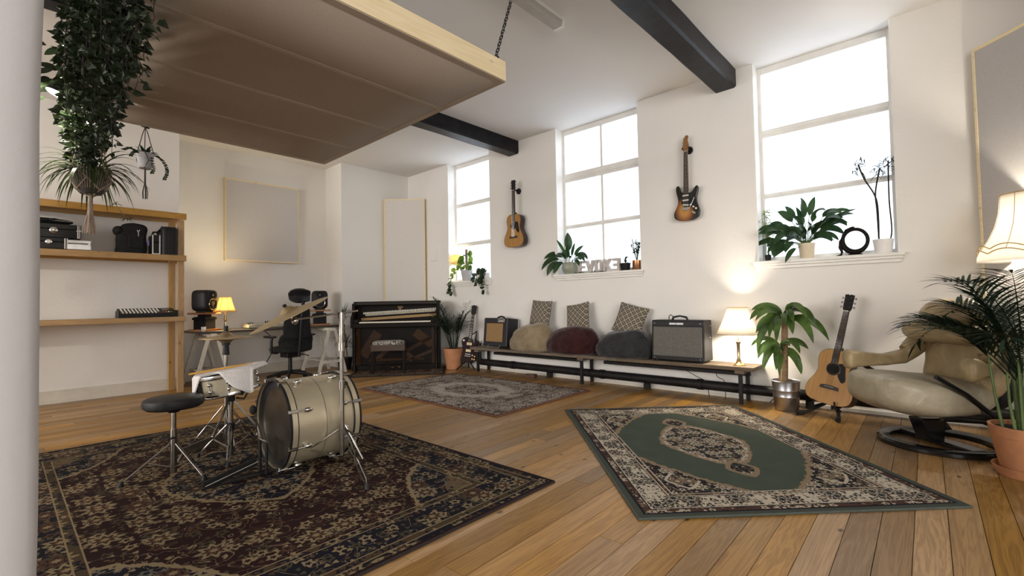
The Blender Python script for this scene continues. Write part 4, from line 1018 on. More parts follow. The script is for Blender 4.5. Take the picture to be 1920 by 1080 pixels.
# inlaid veneer boards that cross the lower panel diagonally
for x, z, a, l, wd in ((-0.42, 0.42, 58, 0.46, 0.16), (-0.17, 0.30, 40, 0.40, 0.07), (0.12, 0.30, -40, 0.40, 0.07), (0.36, 0.40, 28, 0.46, 0.06), (0.45, 0.50, -38, 0.36, 0.15), (0.0, 0.16, 0, 0.9, 0.035), (0.40, 0.22, 22, 0.42, 0.05)):
    MB().box((x, 0.126, z), (l, 0.012, wd), roty(R(-a))).obj('veneer_board', MWALN, pn, False, 0.001)
MB().span((-W2, 0.05, 0.0), (W2, 0.15, 0.085)).obj('plinth', MPIANO, pn, False, 0.006)
for s in (-1, 1): MB().lathe([(0.03, 0.0), (0.03, 0.05), (0.02, 0.08), (0.026, 0.3), (0.034, 0.55), (0.022, 0.62), (0.034, 0.66), (0.034, 0.70)], 14, (s*(W2-0.05), 0.03, 0)).obj('front_leg', MPIANO, pn)
for x in (-0.05, 0.06): MB().span((x-0.02, -0.01, 0.045), (x+0.02, 0.06, 0.057)).obj('pedal', MBRASS, pn, False, 0.003)
ps = thing('piano_stool', 'dark wooden piano stool with a patterned padded seat', 'stool', (4.19, 6.52, 0.012), (0, 0, R(-39)))
for sx in (-1, 1):
    for sy in (-1, 1): MB().span((sx*0.255, sy*0.145, 0), (sx*0.222, sy*0.112, 0.43)).obj('leg', MPIANO, ps, False, 0.003)
MB().span((-0.258, -0.148, 0.35), (0.258, 0.148, 0.445)).obj('apron', wood('stool_wood', (0.05, 0.026, 0.014), (0.02, 0.01, 0.006), 0.4).m, ps, False, 0.004)
tt = MT('damask_fabric', 0.9); vv = tt.coord('Object'); nn = tt.noise(vv, 16, 2, 0.5, 2.5); tt.color(tt.ramp(nn, [(0.47, (0.035, 0.032, 0.03)), (0.53, (0.34, 0.32, 0.28))])); 
MB().ell((0, 0, 0.455), (0.25, 0.14, 0.055), 28, 14, None, 0.5).obj('padded_seat', tt.m, ps)

# ================================================================ BENCH AND WHAT STANDS ON IT
BZ = 0.384; BX0, BX1 = 5.09, 5.425
bn = thing('plank_bench', 'long low bench of weathered planks on black iron legs under the windows', 'bench', (5.26, 3.52, 0))
ya, yb = -2.095, 2.10
for i, (x0, x1) in enumerate(((-0.17, 0.0), (0.002, 0.165))):
    for (p, q) in ((ya, -0.55+i*0.3), (-0.548+i*0.3, yb)):
        MB().span((x0, p, BZ-0.04), (x1, q, BZ)).obj('plank', MBENCH, bn, False, 0.004)
for y in (-1.95, 0.0, 1.97):
    for x in (-0.11, 0.125): MB().span((x-0.018, y-0.018, 0), (x+0.018, y+0.018, BZ-0.075)).obj('leg', MIRON, bn, False, 0.003)
    MB().span((-0.15, y-0.045, BZ-0.075), (0.15, y+0.045, BZ-0.041)).obj('bearer', MBENCH, bn, False, 0.003)
for p, q in ((-2.0, -0.25), (0.1, 1.75)): MB().span((0.02, p, BZ-0.115), (0.075, q, BZ-0.0755)).obj('rail', MIRON, bn, False, 0.003)
# amplifiers -----------------------------------------------------
def amp_cloth(name, c1, c2, f):
    t = MT(name, 0.85); x, y, z = t.xyz(t.coord('Object')); n = t.noise(t.coord('Object'), 60, 2)
    g = ((x*f).sin()*0.5+0.5)*((z*f).sin()*0.5+0.5)*0.8 + n*0.3
    t.color(t.ramp(g.sat(), [(0.12, c1), (0.6, c2)])); t.bump(g, 0.3, 0.002); return t.m
am = thing('combo_amp', 'large black combo amplifier with silver grille cloth on the bench', 'amplifier', (5.245, 2.22, BZ), (0, 0, R(-90)))
w_, h_, d_ = 0.605, 0.465, 0.26   # front towards local -y
for sx in (-0.25, 0.25):
    for sy in (-0.09, 0.09): MB().cyl((sx, sy, 0), (sx, sy, 0.016), 0.02, n=12).obj('foot', MBLK, am)
MB().poly([(-d_/2, 0.016), (d_/2, 0.016), (d_/2-0.02, h_), (-d_/2+0.03, h_)], -w_/2, w_/2, rotz(R(90))).obj('cabinet', MVIN, am, False, 0.012, 3)
fr = rotx(R(-3.8)); fo = lambda x, z, k_=0.0: V((x, -d_/2 + 0.03*(z-0.016)/(h_-0.016) - k_, z))
MB().box(fo(0, 0.225, 0.002), (w_-0.05, 0.008, 0.325), fr).obj('grille_cloth', amp_cloth('silver_grille', (0.035, 0.033, 0.03), (0.235, 0.225, 0.20), 620), am, False)
MB().box(fo(0, 0.428, 0.004), (w_-0.02, 0.008, 0.055), fr).obj('top_rail', MBLK, am, False, 0.003)
MB().box(fo(0, 0.04, 0.004), (w_-0.02, 0.008, 0.04), fr).obj('bottom_rail', MBLK, am, False, 0.003)
for x in (-0.262, 0.262):
    for z in (0.428, 0.04): MB().ell(fo(x, z, 0.009), (0.006, 0.004, 0.006), 8, 6).obj('screw', MCHR, am)
np_ = MB().box(fo(-0.005, 0.425, 0.009), (0.165, 0.004, 0.026), fr).obj('name_plate', plain('plate_grey', (0.10, 0.10, 0.10), 0.3, 0.6), am, False, 0.001)
mk = MB()
for i in range(13):
    if i == 6: continue
    mk.box(fo(-0.075+i*0.0117, 0.425, 0.0115), (0.0045, 0.001, 0.011 if i not in (0, 7) else 0.016), fr)
mk.obj('plate_lettering', MALU, np_, False)
MB().tube([(-0.09, -0.02, h_-0.004), (-0.075, -0.02, h_+0.03), (0, -0.02, h_+0.045), (0.075, -0.02, h_+0.03), (0.09, -0.02, h_-0.004)], [0.013, 0.012, 0.009, 0.012, 0.013], 8).obj('handle', MVIN, am)
MB().tube([(-0.16, 0.05, h_-0.005), (-0.158, 0.05, h_+0.04), (-0.14, 0.05, h_+0.058), (-0.115, 0.05, h_+0.04), (-0.10, 0.05, h_-0.005)], 0.0045, 6).obj('plugged_cable', MBLK, am)
for z in (0.40, 0.27): MB().ell((w_/2+0.001, 0.06, z), (0.004, 0.008, 0.008), 8, 6).obj('side_screw', MCHR, am)
lm = thing('practice_amp', 'small dark blue-black amplifier with tan grille tilted on the bench end', 'amplifier', (5.205, 5.06, BZ), (R(-6), 0, R(-90)))
lw, lh, ld = 0.50, 0.43, 0.24
MB().span((-lw/2, -ld/2, 0.028), (lw/2, ld/2, 0.028+lh)).obj('cabinet', plain('navy_vinyl', (0.013, 0.014, 0.019), 0.5, bump=0.2, bscale=240), lm, False, 0.014, 3)
MB().span((-0.185, -ld/2-0.004, 0.095), (0.165, -ld/2, 0.375)).obj('grille_cloth', amp_cloth('tan_grille', (0.20, 0.115, 0.045), (0.36, 0.225, 0.10), 500), lm, False)
MB().span((-0.195, -ld/2-0.003, 0.087), (0.175, -ld/2+0.003, 0.383)).obj('grille_recess', MBLK, lm, False)
pl = MB().span((0.055, -ld/2-0.008, 0.395), (0.185, -ld/2-0.001, 0.443)).obj('name_plate', MIV, lm, False, 0.002)
MB().span((0.06, -ld/2-0.0095, 0.40), (0.18, -ld/2-0.008, 0.438)).obj('plate_field', MBLK, pl, False)
text('plate_lettering', 'Laney', (0.12, -ld/2-0.0105, 0.418), (R(90), 0, 0), 0.044, MIV, pl)
MB().tube([(-0.08, 0, 0.455), (-0.06, 0, 0.475), (0.0, 0, 0.488), (0.06, 0, 0.475), (0.08, 0, 0.455)], 0.013, 8).obj('handle', MVIN, lm)
MB().tube([(-0.12, -ld/2-0.005, 0.045), (-0.12, -ld/2-0.03, 0.004), (0.12, -ld/2-0.03, 0.004), (0.12, -ld/2-0.005, 0.045)], 0.0045, 6).obj('wire_stand', MALU, lm)
for sx in (-0.2, 0.2): MB().cyl((sx, 0.09, 0.03), (sx, 0.09, 0.022), 0.018, n=10).obj('foot', MBLK, lm)
# bean bags and cushions -----------------------------------------
def m_plush(name, c, c2):
    t = MT(name, 0.95, 0, 0.1); vec = t.coord('Object'); n = t.noise(vec, 9, 5, 0.65, 0.6)
    t.color(t.ramp(n, [(0.3, c2), (0.7, c)])); t.bump(t.noise(vec, 14, 5, 0.6, 1.0) + t.noise(vec, 160, 2)*0.25, 0.6, 0.02)
    t.b.inputs['Sheen Weight'].default_value = 0.35; t.b.inputs['Sheen Roughness'].default_value = 0.4; return t.m
def beanbag(label, y, wy, hz, mat, seed):
    r_ = thing('bean_bag', label, 'bean bag', (5.215, y, BZ), (0, 0, 0), 'bean bags on the bench')
    def f(u, v):
        a = 2*pi*u
        if v < 0.12: zz = 0.0; rr = 0.02 + 0.86*(v/0.12)
        else:
            t_ = (v-0.12)/0.88; zz = sin(t_*pi/2)**1.15
            rr = max(0.02, cos(t_*pi/2))**0.58*(0.90 + 0.14*sin(min(1, t_*3.2)*pi/2))
        side = min(1, zz*2.2)*(1-zz)*3
        cr_ = 0.02*sin(9*a+seed+3*zz)*side + 0.075*mnoise.noise(V((cos(a)*1.7+seed, sin(a)*1.7, zz*2.6))) + 0.055*mnoise.noise(V((cos(a)*4+seed, sin(a)*4, zz*5))) + 0.02*mnoise.noise(V((cos(a)*11+seed, sin(a)*11, zz*12)))
        rr *= 1+cr_
        top = hz*zz*(1+0.10*mnoise.noise(V((cos(a)*1.2*rr, sin(a)*1.2*rr+seed, 4))))
        y = wy/2*rr*sin(a)
        return V((min(0.215*rr*cos(a), 0.20), y, max(0.0, top*(1-0.12*(y/(wy/2))))))
    MB().grid(f, 56, 26, True).obj('cover', mat, r_, sub=1)
    MB().tube([V(f(0.5+0.03*sin(k_), 0.16 + 0.7*k_/12))+V((-0.002, 0, 0)) for k_ in range(12)], 0.004, 6).obj('seam', mat, r_)
    return r_
beanbag('beige plush bean bag between the small amplifier and the maroon one', 4.40, 0.80, 0.385, m_plush('beige_plush', (0.30, 0.235, 0.155), (0.19, 0.145, 0.09)), 1.0)
beanbag('maroon plush bean bag in the middle of the bench', 3.70, 0.84, 0.36, m_plush('maroon_plush', (0.050, 0.016, 0.016), (0.022, 0.008, 0.008)), 2.3)
beanbag('charcoal grey plush bean bag beside the large amplifier', 2.94, 0.76, 0.33, m_plush('charcoal_plush', (0.042, 0.042, 0.045), (0.020, 0.020, 0.022)), 4.1)
def m_trellis():
    t = MT('trellis_cushion_fabric', 0.9, 0, 0.1); vec = t.coord('Object'); x, y, z = t.xyz(vec)
    u = (x + z)*13.0; v = (x - z)*13.0
    fu = (u.op('FRACT') - 0.5).abs(); fv = (v.op('FRACT') - 0.5).abs()
    line = fu.gt(0.425).max(fv.gt(0.425)); dash = (x*700.0).sin().gt(-0.6)
    dot = (fu + fv).lt(0.20)*(fu + fv).gt(0.1)
    n = t.noise(vec, 140, 2)
    c = t.mix(n, (0.085, 0.070, 0.052), (0.125, 0.105, 0.08))
    c = t.mix(line*dash, c, (0.50, 0.46, 0.38)); c = t.mix(dot, c, (0.30, 0.26, 0.21))
    t.color(c); t.bump(n, 0.3, 0.003); return t.m
MTRE = m_trellis()
def cushion(label, loc, rot, s_=0.37):
    r_ = thing('trellis_cushion', label, 'cushion', loc, rot, 'trellis cushions on the bean bags')
    def face(sg):
        def f(u, v):
            x = (u-0.5)*2; z = (v-0.5)*2
            pinch = 1 - 0.07*(1-abs(x)**2)*abs(z)**3; pz = 1 - 0.07*(1-abs(z)**2)*abs(x)**3
            t_ = max(0, (1-x**4)*(1-z**4))**0.6
            return V((x*s_/2*pz, sg*0.06*t_, z*s_/2*pinch))
        return f
    MB().grid(face(-1), 18, 18).grid(face(1), 18, 18).obj('cover', MTRE, r_)
    pts = [V(face(1)(u, v)) for u, v in [(k_/12, 0) for k_ in range(12)] + [(1, k_/12) for k_ in range(12)] + [(1-k_/12, 1) for k_ in range(12)] + [(0, 1-k_/12) for k_ in range(12)]]
    MB().tube(pts, 0.0035, 5, True).obj('piping', MTRE, r_)
    return r_
cushion('small trellis patterned cushion upright on the beige bean bag', (5.30, 4.31, 0.925), (R(-12), R(3), R(-90)), 0.36)
cushion('trellis patterned cushion on the maroon bean bag with one raised corner', (5.27, 3.645, 0.875), (R(-14), R(-9), R(-90)), 0.365)
cushion('trellis patterned cushion slumped on the charcoal bean bag', (5.26, 2.86, 0.845), (R(-20), R(14), R(-86)), 0.38)
# table lamp at the bench end
tl = thing('bench_lamp', 'lit table lamp with a white cone shade at the bench end', 'lamp', (5.215, 1.60, BZ))
MB().lathe([(0.062, 0), (0.062, 0.008), (0.05, 0.016), (0.03, 0.03), (0.024, 0.045)], 8).obj('base', MBRASS, tl)
MB().lathe([(0.020, 0.04), (0.024, 0.055), (0.015, 0.07), (0.018, 0.22), (0.026, 0.235), (0.03, 0.245), (0.01, 0.25), (0.006, 0.30)], 16).obj('column', plain('warm_brass', (0.42, 0.33, 0.21), 0.25, 0.8), tl)
shd = sheet_lathe([(0.205, 0.325), (0.165, 0.41), (0.128, 0.50), (0.095, 0.60)], 40, 'lamp_shade', MSHW, tl)
for r_, z in ((0.205, 0.325), (0.095, 0.60)): MB().tube([(r_*cos(2*pi*i/40), r_*sin(2*pi*i/40), z) for i in range(40)], 0.0035, 6, True).obj('shade_trim', MGOLDTR, shd)
MB().ell((0, 0, 0.40), (0.028, 0.028, 0.04), 12, 8).obj('bulb', MBULB, tl)
lamp_light('bench_lamp_light', (5.215, 1.60, BZ+0.425), 36, (1.0, 0.88, 0.70), 0.06)
for i, pts in enumerate(([(5.30, 2.25, 0.30), (5.31, 2.10, 0.22), (5.30, 1.98, 0.16), (5.26, 1.93, 0.006)], [(5.33, 1.88, 0.30), (5.32, 1.86, 0.23), (5.31, 1.78, 0.18), (5.25, 1.76, 0.006)], [(5.37, 1.36, 0.006), (5.34, 1.30, 0.08), (5.36, 1.24, 0.21), (5.33, 1.13, 0.15), (5.30, 1.08, 0.006)])):
    c_ = thing('power_cable', ('thin black cable hanging under the large amplifier', 'thin black cable hanging between the amplifier and the bench lamp', 'bent black cable by the wall behind the steel bucket')[i], 'cable', pts[0])
    MB().tube([p - V(pts[0]) for p in catmull([V(p) for p in pts], 6, False)], 0.004, 6).obj('cable', MBLK, c_)
br = thing('loose_brick', 'broken brick lying on the floor under the bench', 'brick', (5.18, 4.42, 0), (0, 0, R(12)))
MB().span((-0.05, -0.08, 0), (0.05, 0.08, 0.05)).obj('block', plain('old_brick', (0.10, 0.05, 0.035), 0.9, var=0.4), br, False, 0.008)
MB().span((-0.03, -0.05, 0.0495), (0.03, 0.05, 0.052)).obj('mortar', plain('mortar', (0.16, 0.14, 0.12), 0.9), br, False)

# ================================================================ GUITARS (local: x right, z up the neck, front towards -y)
def m_spruce(name, c, c2):
    t = MT(name, 0.28); x, y, z = t.xyz(t.coord('Object')); n = t.noise(t.vec(x*60.0, y, z*1.5), 1.0, 3)
    t.color(t.ramp(n, [(0.3, c2), (0.7, c)])); return t.m
MSPR = m_spruce('spruce_top', (0.56, 0.31, 0.10), (0.46, 0.235, 0.07)); MSPR2 = m_spruce('aged_spruce_top', (0.42, 0.22, 0.065), (0.33, 0.16, 0.045))
MMAH = wood('mahogany_side', (0.035, 0.014, 0.009), (0.014, 0.006, 0.004), 0.3, 2).m
MROSE = plain('rosewood', (0.030, 0.015, 0.010), 0.45, var=0.3, scale=40)
def strings(root, z0, z1, w0, w1, y):
    for i in range(6):
        MB().cyl((-w0/2+w0*i/5, y, z0), (-w1/2+w1*i/5, y-0.001, z1), 0.0006, n=4).obj('string', MCHR, root)
def acoustic(name, label, loc, rot, top, S_=1.0):
    r_ = thing(name, label, 'guitar', loc, rot); r_.scale = (S_, S_, S_)
    half = [(0.0, 0.50), (0.075, 0.497), (0.125, 0.465), (0.142, 0.41), (0.133, 0.345), (0.127, 0.30), (0.145, 0.24), (0.183, 0.17), (0.198, 0.10), (0.175, 0.035), (0.10, 0.004), (0.0, 0.0)]
    o = mirror_outline(half, 5)
    MB().poly(o, -0.050, 0.052).obj('body', MMAH, r_, bevel=0.004)
    inn = [(x*0.992, 0.25+(z-0.25)*0.992) for x, z in o]
    MB().poly(inn, -0.0545, -0.0503).obj('soundboard', top, r_)
    MB().tube([V((x*0.998, -0.0525, 0.25+(z-0.25)*0.998)) for x, z in o], 0.0028, 6, True).obj('binding', MROSE, r_)
    MB().lathe([(0.0, 0), (0.05, 0), (0.05, 0.0015), (0, 0.0015)], 28, (0, -0.0548, 0.325), rotx(R(90))).obj('sound_hole', MBLKM, r_)
    MB().lathe([(0.051, 0.0), (0.051, 0.0014), (0.060, 0.0014), (0.060, 0)], 28, (0, -0.0548, 0.325), rotx(R(90)), True).obj('rosette', MROSE, r_)
    pg = catmull([V(p) for p in ((0.035, 0.375), (0.058, 0.345), (0.060, 0.30), (0.045, 0.275), (0.085, 0.215), (0.115, 0.235), (0.105, 0.30), (0.095, 0.36), (0.07, 0.385))], 3)
    MB().poly([(p[0], p[1]) for p in pg], -0.0568, -0.0546).obj('pickguard', MBLK, r_)
    MB().poly([(-0.08, 0.135), (0.08, 0.135), (0.075, 0.165), (0.03, 0.172), (-0.03, 0.172), (-0.075, 0.165)], -0.063, -0.0546).obj('bridge', MROSE, r_, False, 0.001)
    MB().box((0, -0.0645, 0.158), (0.075, 0.003, 0.003)).obj('saddle', MIV, r_, False)
    MB().poly([(-0.028, 0.375), (0.028, 0.375), (0.0215, 0.865), (-0.0215, 0.865)], -0.0635, -0.0572).obj('fretboard', MROSE, r_)
    MB().poly([(-0.027, 0.48), (0.027, 0.48), (0.021, 0.867), (-0.021, 0.867)], -0.0571, -0.036).obj('neck', MMAH, r_, bevel=0.003)
    MB().poly([(-0.03, 0.42), (0.03, 0.42), (0.025, 0.53), (-0.025, 0.53)], -0.036, 0.0).obj('heel', MMAH, r_, bevel=0.003)
    MB().poly([(-0.0225, 0.866), (0.0225, 0.866), (0.034, 0.89), (0.037, 1.02), (0.012, 1.025), (0, 1.018), (-0.012, 1.025), (-0.037, 1.02), (-0.034, 0.89)], -0.056, -0.040).obj('headstock', MBLK, r_)
    MB().box((0, -0.0635, 0.8685), (0.044, 0.006, 0.005)).obj('nut', MIV, r_, False)
    for i in range(14):
        z = 0.866 - 0.49*(1-2**(-(i+1)/12))*1.30
        if z > 0.38: MB().box((0, -0.0638, z), (0.045+0.008*(0.866-z)/0.49, 0.001, 0.0016)).obj('fret', MCHR, r_, False)
    for i in range(3):
        for s in (-1, 1):
            z = 0.905+i*0.042
            MB().cyl((s*0.024, -0.058, z), (s*0.024, -0.066, z), 0.004, n=8).cyl((s*0.036, -0.047, z), (s*0.05, -0.047, z), 0.003, n=6).ell((s*0.055, -0.047, z), (0.008, 0.005, 0.011), 8, 6).obj('tuning_peg', MDCHR, r_)
    strings(r_, 0.158, 0.87, 0.055, 0.036, -0.0665)
    return r_
def hanger(label, y, z):
    r_ = thing('guitar_hanger', label, 'guitar hanger', (XW, y, z), (0, 0, R(-90)))
    MB().lathe([(0, 0), (0.045, 0), (0.045, 0.015), (0.038, 0.022), (0, 0.022)], 28, (0, 0, 0), rotx(R(90))).obj('wall_disc', MBLK, r_)
    MB().cyl((0, -0.02, 0), (0, -0.085, 0.0), 0.008, n=10).obj('arm', MBLK, r_)
    MB().tube([(-0.036, -0.12, 0.004), (-0.036, -0.09, 0), (0, -0.08, 0), (0.036, -0.09, 0), (0.036, -0.12, 0.004)], 0.007, 8).obj('yoke', MBLKM, r_)
    return r_
acoustic('acoustic_guitar', 'aged spruce acoustic guitar hanging on the wall between two windows', (XW-0.09, 4.80, 1.925), (0, R(0.5), R(-90)), MSPR2, 1.0)
hanger('black guitar hanger holding the wall-hung acoustic guitar', 4.80, 2.80)
acoustic('acoustic_guitar', 'golden spruce acoustic guitar leaning on a floor stand by the steel bucket', (5.10, 0.81, 0.105), (R(-13), R(7.5), R(-108)), MSPR, 0.99)
gs = thing('guitar_stand', 'black folding guitar stand under the golden acoustic guitar', 'guitar stand', (5.10, 0.81, 0), (0, 0, R(-108)))
for s in (-1, 1):
    MB().tube([(s*0.05, 0.05, 0.10), (s*0.13, -0.10, 0.03), (s*0.16, -0.17, 0.02)], 0.015, 8).obj('front_leg', MBLK, gs)
    MB().cyl((s*0.145, -0.14, 0.02), (s*0.17, -0.195, 0.02), 0.02, n=12).obj('rubber_foot', MBLKM, gs)
    MB().tube([(s*0.05, 0.055, 0.10), (s*0.09, 0.02, 0.088), (s*0.09, -0.075, 0.085), (s*0.09, -0.085, 0.15)], 0.008, 8).obj('cradle_arm', MBLK, gs)
MB().tube([(0, 0.06, 0.10), (0, 0.15, 0.05), (0, 0.19, 0.012)], 0.012, 8).obj('rear_leg', MBLK, gs)
MB().cyl((0, 0.06, 0.05), (0, 0.085, 0.33), 0.011, n=10).obj('upright', MBLK, gs)
MB().tube([(-0.05, 0.05, 0.10), (0, 0.062, 0.10), (0.05, 0.05, 0.10)], 0.012, 8).obj('hub', MBLK, gs)

def electric(name, label, loc, rot, outline, bodymat, headpts, strat, bt=0.042):
    r_ = thing(name, label, 'guitar', loc, rot)
    o = [(p[0]*(0.91 if strat else 1.0), p[1]) for p in catmull([V(p) for p in outline], 5)]
    MB().poly(o, -bt/2, bt/2).obj('body', bodymat, r_, bevel=0.006, ang=50)
    zt = 0.335 if strat else 0.35
    z1 = 0.80 if strat else 0.77
    MB().poly([(-0.028, zt-0.02), (0.028, zt-0.02), (0.021, z1), (-0.021, z1)], -bt/2-0.010, -bt/2-0.002).obj('fretboard', MROSE, r_)
    MB().poly([(-0.027, zt), (0.027, zt), (0.0205, z1+0.002), (-0.0205, z1+0.002)], -bt/2-0.002, -bt/2+0.018).obj('neck', MNECK if strat else MMAH, r_, bevel=0.003)
    MB().poly([(x, z) for x, z in headpts], -bt/2-0.004, -bt/2+0.010).obj('headstock', MNECK if strat else MBLK, r_)
    MB().box((0, -bt/2-0.009, z1), (0.043, 0.008, 0.004)).obj('nut', MIV, r_, False)
    for i in range(9):
        z = z1 - (z1-zt)*(1-2**(-(i*2+2.5)/12))*1.32
        if z > zt: MB().box((0, -bt/2-0.0103, z), (0.005 if strat else 0.022, 0.001, 0.005 if strat else 0.013)).obj('inlay', MIV, r_, False)
    return r_
MNECK = wood('maple_headstock', (0.20, 0.105, 0.04), (0.13, 0.06, 0.02), 0.35, 2).m
def m_burst():
    t = MT('sunburst_lacquer', 0.18); x, y, z = t.xyz(t.coord('Object'))
    d1 = ((x+0.02)*(x+0.02)*46.0 + (z-0.12)*(z-0.12)*28.0).op('SQRT')
    t.color(t.ramp(d1, [(0.30, (0.46, 0.22, 0.05)), (0.58, (0.22, 0.075, 0.018)), (0.80, (0.022, 0.010, 0.007)), (1.0, (0.008, 0.006, 0.005))])); return t.m
so_ = [(0, 0), (.09, .006), (.15, .04), (.163, .10), (.145, .165), (.128, .215), (.128, .27), (.142, .32), (.148, .36), (.138, .388), (.118, .385), (.10, .355), (.075, .325), (.045, .315), (0, .318), (-.045, .325), (-.07, .345), (-.085, .385), (-.10, .412), (-.122, .41), (-.134, .38), (-.128, .33), (-.112, .27), (-.107, .22), (-.125, .165), (-.16, .10), (-.153, .04), (-.09, .006)]
hs_ = [(-0.021, 0.80), (0.021, 0.80), (0.036, 0.835), (0.036, 0.87), (0.022, 0.935), (0.032, 0.955), (0.028, 0.98), (0.004, 0.985), (-0.012, 0.965), (-0.022, 0.93), (-0.033, 0.82)]
el = electric('electric_guitar', 'sunburst electric guitar hanging on the wall between the two larger windows', (XW-0.075, 2.155, 1.985), (0, R(1.0), R(-90)), so_, m_burst(), hs_, True)
pgd = [(p[0]*0.88, p[1]) for p in catmull([V(p) for p in ((-0.045, 0.33), (0.05, 0.318), (0.085, 0.335), (0.115, 0.372), (0.136, 0.355), (0.118, 0.27), (0.108, 0.20), (0.135, 0.12), (0.11, 0.105), (0.06, 0.155), (-0.02, 0.155), (-0.062, 0.20), (-0.05, 0.27))], 4)]
MB().poly(pgd, -0.0245, -0.0212).obj('pickguard', MBLK, el)
for z in (0.29, 0.235, 0.18): MB().box((-0.005, -0.028, z), (0.07, 0.01, 0.017), roty(R(8 if z < 0.2 else 0))).obj('pickup', MIV, el, False, 0.004)
for x, z in ((0.055, 0.175), (0.085, 0.15), (0.115, 0.128)): MB().cyl((x, -0.024, z), (x, -0.04, z), 0.011, 0.009, 14).obj('knob', MIV, el)
MB().box((-0.003, -0.028, 0.135), (0.075, 0.014, 0.036)).obj('bridge', MCHR, el, False, 0.003)
MB().tube([(0.035, -0.034, 0.13), (0.06, -0.05, 0.16), (0.09, -0.052, 0.215), (0.10, -0.052, 0.24)], 0.003, 6).ell((0.101, -0.052, 0.243), (0.005, 0.005, 0.01), 8, 6).obj('tremolo_arm', MALU, el)
MB().box((0.085, -0.024, 0.085), (0.05, 0.006, 0.022), roty(R(30))).obj('jack_plate', MCHR, el, False, 0.006)
for i in range(6): MB().cyl((-0.03+0.002*i, -0.016, 0.83+i*0.024), (-0.046+0.003*i, -0.016, 0.83+i*0.024), 0.006, n=8).obj('tuning_peg', MDCHR, el)
strings(el, 0.135, 0.80, 0.052, 0.035, -0.0345)
hanger('black guitar hanger holding the sunburst electric guitar', 2.135, 2.815)
lp_ = [(0.0, 0.0), (0.09, 0.008), (0.155, 0.055), (0.168, 0.115), (0.142, 0.185), (0.112, 0.235), (0.12, 0.28), (0.152, 0.325), (0.148, 0.36), (0.118, 0.362), (0.085, 0.325), (0.055, 0.322), (0.03, 0.385), (-0.03, 0.405), (-0.09, 0.398), (-0.13, 0.36), (-0.132, 0.30), (-0.112, 0.235), (-0.142, 0.185), (-0.168, 0.115), (-0.155, 0.055), (-0.09, 0.008)]
hl_ = [(-0.021, 0.77), (0.021, 0.77), (0.038, 0.81), (0.042, 0.94), (0.02, 0.935), (0, 0.95), (-0.02, 0.935), (-0.042, 0.94), (-0.038, 0.81)]
lp = electric('electric_guitar', 'dark single-cutaway electric guitar on the floor between palm and bench', (5.20, 5.80, 0.12), (R(-10), R(6.5), R(-55)), lp_, plain('oxblood_lacquer', (0.020, 0.006, 0.006), 0.45, spec=0.12), hl_, False, 0.05)
for z in (0.295, 0.185): MB().box((0, -0.031, z), (0.085, 0.012, 0.045)).obj('pickup', MIV, lp, False, 0.003); MB().box((0, -0.0375, z), (0.068, 0.004, 0.028)).obj('pickup_cover', MBRASS, lp, False, 0.002)
MB().box((0, -0.032, 0.125), (0.09, 0.014, 0.014)).obj('bridge', MCHR, lp, False, 0.003); MB().box((0, -0.032, 0.095), (0.10, 0.012, 0.014)).obj('tailpiece', MCHR, lp, False, 0.004)
for x, z in ((0.075, 0.115), (0.115, 0.10), (0.08, 0.055), (0.115, 0.05)): MB().cyl((x, -0.025, z), (x, -0.042, z), 0.013, 0.011, 14).obj('knob', MBRASS, lp)
MB().cyl((-0.10, -0.025, 0.345), (-0.10, -0.029, 0.345), 0.016, n=14).obj('switch_ring', MIV, lp)
for i in range(3):
    for s in (-1, 1): MB().cyl((s*0.04, -0.02, 0.83+i*0.04), (s*0.06, -0.02, 0.83+i*0.04), 0.007, n=8).obj('tuning_peg', MDCHR, lp)
strings(lp, 0.125, 0.77, 0.052, 0.035, -0.0405)
MB().tube([(-0.07, 0.03, 0.38), (0.08, 0.045, 0.52), (0.085, 0.06, 0.32), (0.10, 0.04, 0.05)], 0.014, 8).obj('shoulder_strap', MBLKM, lp)
g2 = thing('guitar_stand', 'black guitar stand under the dark electric guitar', 'guitar stand', (5.20, 5.80, 0), (0, 0, R(-55)))
for s in (-1, 1): MB().tube([(0, 0.06, 0.16), (s*0.10, -0.06, 0.06), (s*0.15, -0.13, 0.012)], 0.010, 8).obj('front_leg', MBLK, g2); MB().tube([(s*0.02, 0.05, 0.12), (s*0.085, 0.02, 0.108), (s*0.085, -0.06, 0.107), (s*0.085, -0.065, 0.15)], 0.008, 8).obj('cradle_arm', MBLK, g2)
MB().tube([(0, 0.06, 0.16), (0, 0.11, 0.012)], 0.010, 8).obj('rear_leg', MBLK, g2); MB().cyl((0, 0.06, 0.10), (0, 0.10, 0.5), 0.009, n=10).obj('upright', MBLK, g2)

# ================================================================ ARMCHAIR
def m_leather(name, c, c2):
    t = MT(name, 0.42); vec = t.coord('Object'); n = t.noise(vec, 7, 5, 0.6, 0.8)
    t.color(t.ramp(n, [(0.3, c2), (0.7, c)])); t.bump(t.noise(vec, 8, 4, 0.55, 1.2) + t.noise(vec, 130, 2)*0.12, 0.42, 0.018); return t.m
MLEA = m_leather('tan_leather', (0.43, 0.33, 0.18), (0.29, 0.21, 0.11)); MSUE = m_leather('worn_seat_leather', (0.38, 0.33, 0.24), (0.29, 0.245, 0.17))
ch = thing('leather_recliner', 'low tan leather recliner armchair on a black ring base', 'armchair', (4.60, 0.06, 0), (0, 0, R(-137)))
ring = MB()
MB().lathe([(0.285, 0.012), (0.30, 0.0), (0.345, 0.0), (0.365, 0.012), (0.365, 0.032), (0.35, 0.045), (0.30, 0.045), (0.285, 0.034)], 56, closed=True).obj('ring_base', MBLKG, ch)
MB().span((-0.29, -0.05, 0.012), (0.29, 0.05, 0.044)).obj('cross_bar', MBLKG, ch, False, 0.006)
